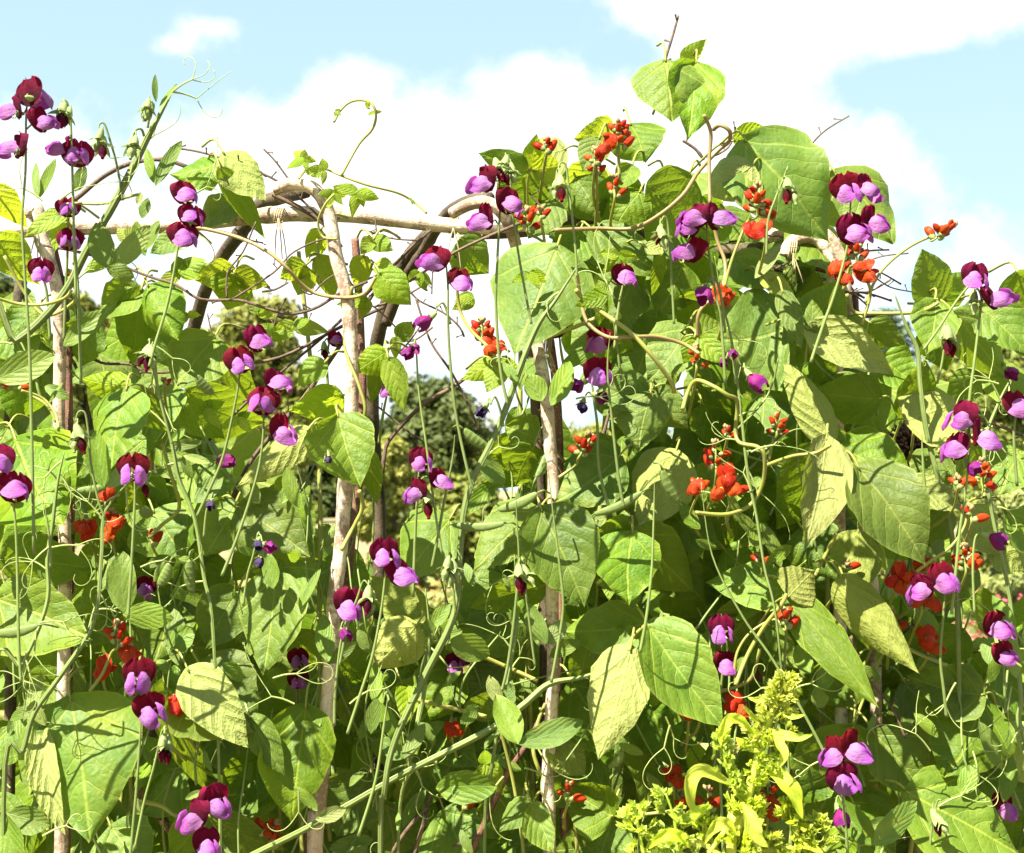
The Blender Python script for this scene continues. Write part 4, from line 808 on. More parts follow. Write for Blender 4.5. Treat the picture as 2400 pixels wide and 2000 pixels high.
def flower(par, x, y, yaw, sc_, kind, dp, rnd):
    """adds one flower to a stalk; returns the back of its calyx in the world"""
    p = W(x, y + (4 if kind == 'o' else 0), dp)
    pit = {'o': rnd.uniform(-0.15, 0.25), 'f': rnd.uniform(0.2, 0.8), 'd': rnd.uniform(0.5, 1.2), 'b': rnd.uniform(1.0, 1.45), 'g': rnd.uniform(0.9, 1.4)}[kind]
    e = obj('flower' if kind in 'ofd' else 'bud', None, par, p - Vector(par.location)); e.empty_display_size = 0.01
    e.rotation_euler = Euler((pit, rnd.uniform(-0.25, 0.25), R(yaw * (0.92 if abs(yaw) < 90 else 1))), 'XYZ'); 
    s = sc_
    if kind == 'o':
        i = rnd.randrange(5)
        obj('standard_petal', STD[i], e, (0, 0, 0), (rnd.uniform(-0.05, 0.32), 0, rnd.uniform(-0.15, 0.15)), (s * rnd.uniform(1.0, 1.14), s, s * rnd.uniform(1.0, 1.12)))
        j = rnd.randrange(5)
        for q in (0, 1): obj('wing_petal', WNG[2 * j + q], e, (0, 0, 0), (rnd.uniform(-0.15, 0.15), 0, (q * 2 - 1) * rnd.uniform(-0.05, 0.2)), s * rnd.uniform(1.10, 1.30))
        obj('keel_petal', KEEL, e, (0, 0, 0), None, s)
    elif kind in 'fd':
        obj('folded_petal', rnd.choice(FADM['faded' if kind == 'f' else 'dry']), e, (0, 0, 0), (0, rnd.uniform(0, 6), 0), (s * (0.95 if kind == 'f' else 0.6),) * 3)
    else:
        obj('bud_petal', BUDP if kind == 'b' else BUDG, e, (0, 0, 0), None, s * 0.9)
    obj('calyx', CAL, e, (0, 0, 0), (0, rnd.uniform(0, 6), 0), s * (1.0 if kind in 'ofd' else 1.25))
    return p + e.rotation_euler.to_matrix() @ Vector((0, 0.5 * R0 * s, 0))

# stalks: label, flowers (x, y, yaw + = turned to picture right, scale, kind o open f fading d dried b bud g green bud), stalk path top to bottom, depth
ST = [
 ('stalk with four magenta-winged maroon flowers highest against the blue sky', [(74,228,150,1.15,'o'), (42,262,-62,1.0,'o'), (98,292,62,1.0,'o'), (44,352,-58,1.0,'o')], [(64,235), (61,290), (60,400), (52,520), (58,640), (66,760), (72,900), (80,1300)], -0.24),
 ('hooked stalk with one drooping dark maroon and cream bud near the topmost flowers', [(146,262,20,1.5,'b'), (158,270,-30,1.3,'b')], [(146,240), (156,238), (164,270), (168,340), (172,500), (178,700)], -0.22),
 ('stalk with one large upright maroon flower just below the dark drooping bud', [(178,372,22,1.15,'o'), (152,352,-70,0.9,'o')], [(168,380), (172,460), (174,560), (184,700), (190,900)], -0.20),
 ('stalk with two shaded flowers behind young leaves in front of the first pole', [(160,494,25,0.9,'o'), (164,570,15,1.0,'o')], [(160,520), (158,600), (154,690), (150,800)], -0.12),
 ('single violet-winged flower below the rail on the first pole', [(94,640,25,0.95,'o')], [(100,650), (110,690), (118,800)], -0.14),
 ('stalk with three flowers hanging in front of the rail near the arch', [(432,462,45,1.05,'o'), (446,515,40,0.95,'o'), (430,560,35,1.1,'o')], [(432,520), (418,576), (404,660), (388,730), (366,800), (350,860)], -0.20),
 ('hooked stalk with green-cream nodding buds against cloud beside the thick winged stem', [(240,338,10,1.5,'b'), (234,322,-20,1.2,'g')], [(238,312), (232,294), (244,290), (258,330), (270,372), (280,420), (288,470)], -0.17),
 ('stalk with pale green nodding buds close to the thick winged stem', [(308,342,0,1.3,'g'), (316,336,30,1.1,'g')], [(312,318), (320,304), (332,304), (338,320)], -0.18),
 ('tuft of green sweet pea buds at the tip of the thick winged stem', [(352,258,-20,1.1,'g'), (346,250,20,1.1,'g'), (340,256,-50,1.0,'g')], [(348,236), (350,270), (346,300)], -0.17),
 ('stalk with three flowers and dark buds above the heart-shaped leaf', [(1140,432,-58,1.08,'o'), (1186,482,55,1.05,'o'), (1140,520,-60,1.05,'o'), (1166,392,20,1.3,'b'), (1178,400,40,1.2,'b')], [(1170,420), (1172,480), (1168,560), (1164,640), (1162,720), (1172,860), (1190,950)], -0.24),
 ('hooked stalk with pale buds over the heart-shaped leaf', [(1184,384,15,1.2,'g'), (1200,400,20,1.1,'g')], [(1184,372), (1194,366), (1196,420), (1202,500), (1216,600), (1234,700), (1246,760)], -0.23),
 ('long stalk with two flowers in the white gap under the rail', [(1018,618,-42,1.05,'o'), (1076,664,35,0.95,'o')], [(1046,622), (1050,680), (1050,760), (1056,860), (1070,980), (1100,1120), (1112,1150)], -0.22),
 ('flower with ragged young leaf over it on the heart-shaped leaf', [(1458,652,40,0.95,'o')], [(1462,660), (1450,720), (1440,820)], -0.12),
 ('hooked stalk with one cream and maroon bud before the crown of leaves', [(1314,434,10,1.5,'b'), (1302,440,-30,1.1,'g')], [(1308,398), (1314,382), (1326,388), (1332,430), (1340,500), (1350,600), (1352,650)], -0.22),
 ('hooked stalk with pale buds over the dark broad leaf', [(1552,552,0,1.3,'g'), (1546,544,-20,1.1,'b')], [(1550,520), (1556,508), (1564,520), (1570,580), (1576,680), (1580,760)], -0.19),
 ('stalk with four crowded flowers below the topmost leaf pair', [(1676,520,55,1.1,'o'), (1632,516,-55,1.05,'o'), (1618,596,-55,1.1,'o'), (1614,540,-40,0.95,'o')], [(1656,530), (1660,580), (1672,660), (1690,760), (1700,900)], -0.21),
 ('stalk with four upright flowers before the leaf at the knotted arch', [(1986,452,-5,1.15,'o'), (2018,446,60,1.0,'o'), (1996,552,28,1.25,'o'), (2036,522,55,1.0,'o')], [(1994,470), (1988,560), (1976,620), (1952,700), (1930,760), (1900,850)], -0.22),
 ('hooked stalk with maroon and cream bud over the broadest sunlit leaf', [(1846,440,-10,1.5,'b'), (1856,448,30,1.2,'g')], [(1844,400), (1846,392), (1836,420), (1816,470), (1800,520), (1796,600)], -0.20),
 ('stalk with two flowers nodding high at the far picture edge', [(2282,656,10,1.05,'o'), (2330,706,45,1.1,'o')], [(2288,672), (2300,700), (2294,760), (2282,860), (2272,940), (2268,1060)], -0.22),
 ('hooked stalk with cream bud beside the high edge flowers', [(2282,702,0,1.3,'g')], [(2288,680), (2284,668), (2266,676), (2232,720), (2200,770), (2164,820)], -0.21),
 ('stalk with two flowers in front of the round-crowned far tree', [(566,856,22,1.1,'o'), (604,806,48,1.05,'o')], [(562,872), (556,920), (540,1000), (520,1080), (490,1150), (462,1210)], -0.20),
 ('stalk with three flowers under the arch before the folded pale leaf', [(616,952,5,1.15,'o'), (646,906,55,1.1,'o'), (656,1012,55,1.1,'o')], [(618,970), (616,1030), (606,1100), (580,1190), (552,1270), (520,1350)], -0.22),
 ('stalk with one front-facing flower beside the dark rough pole', [(314,1108,8,1.15,'o'), (336,1130,40,1.2,'b')], [(316,1120), (316,1180), (308,1330), (300,1450)], -0.22),
 ('stalk with two flowers cut by the picture edge above the big lit leaf', [(-2,1090,20,1.15,'o'), (30,1156,40,1.2,'o')], [(26,1150), (34,1200), (40,1300), (44,1500), (50,1600)], -0.24),
 ('fading striped purple flower low under the arch', [(510,1076,60,1.1,'f')], [(500,1090), (470,1110), (450,1180)], -0.12),
 ('small flower and buds behind the pale arched pole', [(786,800,35,0.75,'o'), (760,816,-20,1.1,'b')], [(772,800), (766,850), (770,940)], 0.05),
 ('stalk with shrivelled blue-black flower before the lit round leaf', [(496,1176,0,1.0,'d')], [(494,1170), (484,1200), (478,1260)], -0.16),
 ('stalk with two shrivelled purple flowers before the broad lit leaf', [(606,1268,0,1.0,'d'), (622,1276,50,0.9,'f'), (612,1304,0,1.0,'d')], [(604,1250), (594,1300), (580,1350), (570,1420)], -0.18),
 ('shrivelled small flower on the round pale lit leaf', [(770,1068,30,0.7,'d')], [(760,1080), (752,1110), (748,1150)], -0.18),
 ('hooked stalk with maroon-tipped buds over the hanging leaves', [(350,832,-20,1.4,'b'), (342,826,-60,1.2,'b'), (356,832,50,1.2,'g')], [(348,800), (356,796), (362,830), (372,920), (392,1000), (404,1040)], -0.17),
 ('hooked stalk with bud before the big lit leaf of the first pole', [(186,1020,30,1.5,'b'), (176,1026,-20,1.2,'g')], [(176,990), (184,966), (200,970), (208,1020), (214,1090), (230,1170), (246,1214)], -0.20),
 ('stalk with three small flowers before the golden shrub', [(984,1086,25,0.95,'o'), (1024,1128,60,0.85,'o'), (984,1154,-55,0.95,'o'), (1002,1172,25,1.5,'b')], [(982,1100), (978,1170), (974,1230), (968,1400)], -0.18),
 ('stalk with two flowers before the lit leaf at the pale arched pole', [(902,1306,28,1.1,'o'), (938,1352,52,1.1,'o')], [(904,1320), (902,1360), (892,1440), (872,1540), (840,1640), (814,1720)], -0.21),
 ('single nodding flower alone in the white gap below the rail', [(1012,742,-60,1.1,'f')], [(1024,720), (1040,712), (1056,760)], -0.18),
 ('wilting small flower on a thin straight stalk in the white gap', [(972,812,10,0.8,'f'), (966,816,-50,0.8,'f')], [(972,800), (976,830), (982,920), (1000,1050), (1020,1200), (1036,1300)], -0.20),
 ('flower half hidden by young leaves beside the reddish rod', [(912,912,10,0.9,'o')], [(908,920), (898,970), (888,1040)], -0.03),
 ('stalk with fading pink-maroon flowers beside the bundled poles', [(1362,896,-25,1.0,'f'), (1400,884,30,1.2,'o'), (1398,926,40,0.95,'f'), (1366,944,-20,1.1,'d')], [(1386,890), (1392,940), (1400,1000), (1404,1100), (1430,1200)], -0.13),
 ('violet flower behind the curving brown bean stem', [(1402,806,-25,1.1,'o'), (1370,700,-30,0.9,'o')], [(1400,800), (1410,860), (1420,950)], -0.02),
 ('violet flower half hidden behind the heart-shaped leaf edge', [(1306,776,-40,1.0,'o')], [(1310,780), (1316,830), (1330,900)], -0.02),
 ('dark shrivelled flower beside the long winged stem', [(1136,954,-40,1.3,'d')], [(1150,950), (1160,930), (1172,960), (1180,1000)], -0.15),
 ('folded purple flower before the vine with the sunlit crown', [(1654,676,-20,1.25,'f')], [(1664,660), (1676,650), (1690,700), (1700,780)], -0.19),
 ('hanging bell-shaped purple flower on the large lit leaf', [(1756,878,35,1.2,'f')], [(1744,862), (1732,858), (1726,880)], -0.20),
 ('small withered purple flower on the straight stem', [(1716,826,0,0.7,'f'), (1700,842,-40,0.6,'f')], [(1716,810), (1720,860), (1724,900)], -0.19),
 ('stalk with three maroon flowers beside the purple-brown seed head', [(2256,984,-58,1.1,'o'), (2292,1026,55,1.1,'o'), (2244,1058,-58,1.1,'o'), (2270,1090,20,0.9,'f')], [(2270,990), (2272,1060), (2262,1160), (2250,1240), (2240,1340), (2230,1440)], -0.22),
 ('flower cut by the far picture edge above the pale shrub', [(2388,958,15,1.15,'o'), (2360,866,20,1.0,'f')], [(2384,960), (2376,1020), (2384,1140)], -0.18),
 ('wilted magenta flower beside the scarlet bean buds', [(2316,1256,55,1.1,'f')], [(2304,1250), (2286,1260), (2280,1330), (2284,1440)], -0.18),
 ('stalk with dark drooping buds against the sky at the far edge', [(2222,790,0,1.5,'b'), (2232,800,20,1.3,'b'), (2214,784,-20,1.2,'b')], [(2222,770), (2216,790), (2208,850), (2196,900)], -0.14),
 ('stalk with maroon flower over scarlet bean buds', [(2214,1362,8,1.15,'o'), (2166,1384,-62,1.05,'o')], [(2214,1372), (2212,1430), (2204,1540), (2212,1620), (2218,1680)], -0.20),
 ('stalk with two flowers peeping from behind the vivid green leaf', [(1690,1482,10,1.05,'o'), (1696,1560,25,1.0,'o')], [(1690,1490), (1694,1560), (1688,1640), (1684,1760)], -0.11),
 ('stalk with maroon and violet flower at the far edge over pink flowers', [(2330,1474,35,1.15,'o'), (2352,1540,25,0.95,'o')], [(2336,1480), (2350,1540), (2356,1640)], -0.15),
 ('stalk with three dark flowers above the wide lower leaves', [(1992,1756,45,1.1,'o'), (1962,1768,-60,1.05,'o'), (1976,1836,15,1.2,'o')], [(1978,1800), (1976,1880), (1984,1960), (1988,2030)], -0.21),
 ('wilted pink flower under the three dark flowers', [(1964,1896,10,1.1,'f')], [(1974,1880), (1982,1900), (1984,1990)], -0.18),
 ('small violet flower low at the far corner', [(2352,1892,30,1.0,'o')], [(2350,1890), (2346,1960), (2350,2040)], -0.08),
 ('stalk with two flowers above the shadow-striped leaf', [(326,1592,5,1.15,'o'), (352,1668,42,1.15,'o')], [(332,1640), (328,1740), (320,1850), (308,1980), (300,2060)], -0.23),
 ('hooked stalk with two cream buds beside the shadow-striped leaf', [(382,1744,-10,1.3,'b'), (394,1750,30,1.3,'b')], [(384,1710), (378,1720), (360,1800), (338,1880), (316,1990)], -0.20),
 ('stalk with three flowers at the bottom edge', [(504,1880,45,1.1,'o'), (462,1918,-40,1.1,'o'), (484,1986,38,1.1,'o')], [(486,1910), (480,1960), (476,2060)], -0.22),
 ('dark violet flowers deep in the shade beside the pale pole', [(700,1550,20,0.9,'o'), (700,1600,10,0.9,'o')], [(702,1560), (704,1640), (700,1750)], 0.02),
 ('stalk with maroon flower beside the foot of the pale arched pole', [(816,1424,28,1.15,'o'), (802,1478,30,0.9,'f')], [(820,1430), (800,1500), (786,1620), (784,1700)], -0.16),
 ('hooked stalk with two cream and maroon buds near the pale pole', [(862,1398,0,1.4,'b'), (872,1404,30,1.2,'g')], [(864,1372), (852,1362), (838,1400), (814,1470), (796,1560)], -0.19),
 ('hooked stalk with three red-tipped cream buds over the bundled poles', [(1216,1346,-25,1.4,'b'), (1226,1352,20,1.4,'b'), (1234,1344,50,1.2,'g')], [(1222,1320), (1230,1314), (1234,1400), (1246,1500), (1254,1560)], -0.20),
 ('stalk with pale green buds below the long seed pod', [(1056,1336,0,1.4,'g'), (1064,1330,40,1.2,'g'), (1048,1326,-40,1.2,'g')], [(1056,1310), (1060,1360), (1068,1440)], -0.18),
 ('small flowers in the shade between the pole feet', [(1064,1560,15,0.85,'o'), (1080,1540,40,0.8,'f')], [(1066,1560), (1060,1640), (1056,1740)], 0.0),
 ('violet flower in shade under the seed pods', [(340,1380,20,0.85,'o')], [(344,1384), (346,1450), (350,1540)], 0.0),
 ('hooked stalk with withered bud on the bright corner leaf', [(2192,1920,20,1.3,'b'), (2204,1926,40,1.1,'g')], [(2206,1876), (2196,1880), (2184,1940), (2176,2030)], -0.16),
 ('violet flower at the bottom edge under the hanging pale leaf', [(1432,1986,10,0.9,'o')], [(1440,1990), (1444,2050)], -0.06)]
# long bare stalks that only pass through the view
for i, (lab, pts, dp) in enumerate([
 ('bare pale flower stalk standing straight before the three-part lit leaf', [(1534, 1120), (1532, 1220), (1528, 1330), (1516, 1440), (1500, 1530)], -0.20), ('bare pale flower stalk rising past the bundled poles', [(1282, 1080), (1296, 1200), (1312, 1330), (1320, 1420), (1310, 1500), (1292, 1600)], -0.20),
 ('bare pale stalk beside the seed pods', [(1208, 1150), (1212, 1230), (1216, 1320), (1206, 1440), (1190, 1560), (1176, 1620)], -0.20), ('bare stalk crossing the golden shrub', [(1066, 1020), (1060, 1080), (1040, 1180), (1024, 1270), (1012, 1330)], -0.19),
  ('bare stalk in front of the bean vine crown', [(1430, 780), (1424, 870), (1436, 1000), (1450, 1120), (1462, 1190)], -0.18),
 ('bare slanting stalk above the fading pink-maroon flowers', [(1436, 740), (1450, 840), (1456, 890)], -0.12), ('bare stalk before the veined leaf undersides', [(2160, 1010), (2164, 1100), (2172, 1190)], -0.15),
 ('bare dark stalk low beside the lime plant', [(1690, 1700), (1688, 1820), (1694, 1960), (1696, 2060)], -0.10),
 ('bare stalk by the first pole', [(104, 1180), (116, 1260), (120, 1330)], -0.2), ('bare upright stalk at the pale pole foot', [(908, 1640), (900, 1700), (880, 1830), (840, 1960)], -0.17)]):
    ST.append((lab, [], pts, dp))
rs = random.Random(9)
STALK_GROUP = 'sweet pea flower stalks'
for (lab, fl, path, dp) in ST:
    P = [W(x, y, dp + 0.012 * i / len(path)) for i, (x, y) in enumerate(path)]
    t = thing('sweet_pea_stalk', lab if lab.split()[0] != 'stalk' else 'sweet pea ' + lab, 'flower stalk', P[-1], STALK_GROUP)
    s = S(dp); mb = MB()
    wd = 8.5 if fl and any(f[4] == 'o' for f in fl) else 7.0
    if not fl: wd = 8.5
    mb.tube(P, [wd * (0.24 if fl else 0.06) * s, wd * 0.36 * s, wd * 0.42 * s, wd * 0.46 * s], 7, 6)
    pts, _ = smooth_path(P, 1.0, 6)
    for (x, y, yaw, sz, kd) in fl:
        b = flower(t, x, y, yaw, sz * 1.0, kd, dp - 0.008 + rs.uniform(-0.006, 0.006), rs)
        # the little stalk from the calyx to the nearest free point of the main stalk
        near = min(range(len(pts)), key=lambda q: (pts[q] - b).length + (0.02 if q > len(pts) * 0.5 else 0))
        q = pts[near]; mid = b.lerp(q, 0.5) + Vector((0, 0.004, 0.006))
        mb.tube([b, mid, q], [1.7 * s, 2.0 * s, 2.4 * s], 5, 4)
    mb.build('stalk', M['pea_stem'], t)

# ------------------------------------------------------------------ scarlet bean flowers on the vines
def bud_mesh(seed):
    rnd = random.Random(seed); mb = MB(); c = rnd.uniform(0.12, 0.3)
    n = 8; P, rr_ = [], []
    for i in range(7):
        t = i / 6; P.append(Vector((0, c * math.sin(t * 2.2) * 0.012, t * 0.0155))); rr_.append(0.0044 * max(0.12, math.sin(math.pi * min(0.96, 0.10 + 0.86 * t)) ** 0.65))
    mb.tube(P, rr_, n, 2)
    mb.tube([(0, 0, -0.003), (0, 0, 0.0), (0, 0.001, 0.0032)], [0.0012, 0.0034, 0.0036], 7, 2, mi=1)
    return mesh('bud', mb.v, mb.f, [M['scarlet'], M['bud_green']], mb.uv, True, mb.mi)
BB = [bud_mesh(i) for i in range(4)]
def open_bean(seed):
    rnd = random.Random(seed); mb = MB()
    v, f, uv = grid(std_fn(rnd, 0.75, 0.5, 0.09), 8, 6); mb.add([Vector(p) * 0.70 for p in v], f, uv)
    for sd in (-1, 1):
        v, f, uv = grid(wing_fn(sd, rnd, rnd.uniform(0.7, 1.1)), 7, 7); mb.add([Vector(p) * 0.85 for p in v], f, uv)
    mb.tube([(0, -0.002, 0), (0, 0.003, 0), (0, 0.006, 0)], [0.003, 0.0032, 0.0014], 7, 2, mi=1)
    return mesh('open_flower', mb.v, mb.f, [M['scarlet'], M['bud_green']], mb.uv, True, mb.mi)
OB = [open_bean(i + 40) for i in range(4)]
def small_bud():
    mb = MB(); mb.tube([(0, 0, 0), (0, 0, 0.003), (0, 0.0008, 0.006)], [0.0012, 0.0024, 0.0008], 6, 3)
    return mesh('tip_bud', mb.v, mb.f, M['dark_bark'] if False else M['brown_stem'], mb.uv)
SB = small_bud()
rb = random.Random(13)
def cluster(x, y, buds, opens, dp, spread=26, path=None, sz=1.0, ang=90):
    """raceme whose flowers sit round pixel (x, y); path: stalk below it in pixels"""
    v = vine_at(x, y); s = S(dp); c = W(x, y, dp)
    d = Vector((math.cos(R(ang)), 0, math.sin(R(ang))))
    tipp = c + d * spread * 1.15 * s; low = c - d * spread * 1.1 * s
    P = [tipp, c, low]
    if path: P += [W(a, b, dp + 0.015) for a, b in path]
    else: P += [low - d * 50 * s + Vector((rb.uniform(-10, 10) * s, 0.03, 0)), low - d * 100 * s + Vector((rb.uniform(-30, 30) * s, 0.07, 0))]
    o = MB().tube(P, [2.0 * s, 3.0 * s, 3.6 * s, 4.2 * s], 6, 5).build('flower_cluster', M['bean_stem'], v, low)
    for q in range(buds):
        t = (q + 0.5) / buds; p = low.lerp(tipp, 0.1 + 0.75 * t) - low
        a = q * 2.4 + rb.uniform(-0.5, 0.5)
        out = Vector((math.cos(a), math.sin(a) * 0.8 - 0.35, 0)) * spread * 0.38 * s * (1.15 - 0.4 * t) 
        dirv = (Vector((math.cos(a), math.sin(a), rb.uniform(-0.5, 0.9))) + d * 0.4).normalized()
        obj('bud', rb.choice(BB), o, p + out, dirv.to_track_quat('Z', 'Y').to_euler(), sz * rb.uniform(0.8, 1.1) * (1 - 0.25 * t))
    for q in range(6): obj('tip_bud', SB, o, tipp - low + Vector((rb.uniform(-5, 5), rb.uniform(-5, 5), rb.uniform(-6, 5))) * s, (rb.uniform(-0.8, 0.8), rb.uniform(-0.8, 0.8), 0), 1.0)
    for (ox, oy, yaw) in opens:
        p = W(ox, oy, dp - 0.01) - low
        obj('open_flower', rb.choice(OB), o, p, (rb.uniform(-0.2, 0.5), rb.uniform(-0.4, 0.4), R(yaw)), sz * rb.uniform(1.0, 1.2))
CL = [(1450,325,11,[(1424,346,-40)],-0.14,30,[(1450,372),(1452,420)]), (1394,374,4,[],-0.10,18,None), (1398,402,2,[],-0.09,10,None), (1440,446,4,[],-0.06,24,None), (1280,350,3,[],-0.05,14,None), (1236,522,6,[],-0.07,22,[(1262,560),(1290,580)]), (1268,505,2,[],-0.08,12,None),
 (1774,476,8,[(1770,550,20),(1784,540,-30)],-0.16,30,[(1752,520),(1730,570),(1712,620),(1696,680)]), (1797,512,2,[],-0.15,14,None), (2208,548,8,[],-0.12,28,[(2180,556),(2130,580),(2080,620),(2050,660),(2030,710)],1.0,35), (2006,590,7,[],-0.12,26,[(1990,630),(1976,680)]),
 (1968,634,1,[(1960,636,-30),(1976,660,20)],-0.13,14,None), (2030,640,1,[(2030,652,15),(2024,632,-50)],-0.13,12,[(2040,690),(2020,760)]), (1695,700,3,[(1690,700,20)],-0.14,16,None), (1130,782,7,[(1160,812,40),(1152,826,-10)],-0.08,24,[(1136,800),(1150,830),(1160,850)]), (1370,1050,7,[],-0.09,26,[(1350,1090),(1310,1120)],1.0,60),
 (1678,1080,7,[],-0.14,34,None), (1718,1142,2,[(1716,1148,15),(1706,1120,-20),(1690,1150,-40)],-0.15,20,None), (1634,1146,2,[(1630,1150,-30)],-0.12,14,None), (1820,1000,8,[],-0.15,22,[(1812,1030),(1802,1080)],0.7), (1632,846,5,[],-0.10,24,None,0.7), (1704,1018,4,[],-0.12,12,None,0.7),
 (2300,1124,11,[],-0.16,32,[(2268,1180),(2262,1230),(2230,1280),(2180,1316),(2148,1340)]), (2244,1138,2,[],-0.15,10,None), (2276,1212,2,[],-0.15,16,None), (2262,1318,9,[],-0.14,28,None), (2108,1352,1,[(2098,1356,-50),(2120,1346,40),(2108,1372,0)],-0.12,14,None), (2160,1410,4,[(2182,1416,30),(2150,1402,-30)],-0.12,22,None),
 (2170,1340,3,[(2160,1330,-20)],-0.10,20,None), (1840,1456,4,[],-0.15,20,[(1816,1452),(1762,1480),(1732,1520),(1722,1560),(1724,1600)],1.2), (2178,1500,1,[(2174,1500,-20),(2186,1520,30)],-0.10,14,None), (1722,1656,1,[(1716,1650,-20),(1732,1664,30),(1720,1676,0)],-0.12,14,None), (1614,1664,3,[(1616,1672,10)],-0.09,22,None), (1640,1650,2,[],-0.09,20,None),
 (2094,1466,4,[],-0.07,18,None), (276,1492,7,[],-0.15,24,[(262,1530),(240,1580),(210,1620)]), (304,1536,2,[(302,1540,20)],-0.14,14,None), (242,1568,3,[(244,1572,-20)],-0.11,14,None), (408,1656,4,[(412,1660,20)],-0.13,16,None), (394,1696,2,[],-0.13,12,None), (424,1682,3,[],-0.11,12,None), (620,1946,6,[],-0.08,28,None,1.0,20), (640,1976,3,[],-0.08,14,None),
 (24,908,6,[],-0.08,22,[(60,920),(110,950),(132,990)],1.0,170), (208,1246,3,[(210,1250,-20),(196,1244,30)],-0.05,16,None), (262,1226,3,[(270,1230,20),(256,1256,-20)],-0.05,20,None), (250,1166,2,[(246,1164,10)],-0.04,16,None), (358,1268,3,[],-0.05,14,None), (1332,1860,4,[],-0.08,16,None), (1060,1716,2,[(1062,1716,0)],-0.02,16,None),
 (1580,1830,5,[(1584,1824,20)],-0.02,26,None), (1660,1880,4,[],-0.06,26,None), (1800,1876,6,[(1808,1900,10)],-0.05,30,None), (1086,1884,3,[],0.0,14,None), (1780,1320,2,[],-0.06,10,None), (1984,1332,1,[],-0.08,8,None), (1604,1900,3,[],-0.03,20,None), (2140,1008,2,[],0.0,12,None), (384,906,1,[],-0.04,8,None), (160,660,3,[],0.02,14,None), (78,516,3,[],0.02,12,None)]
for e in CL: cluster(*e)

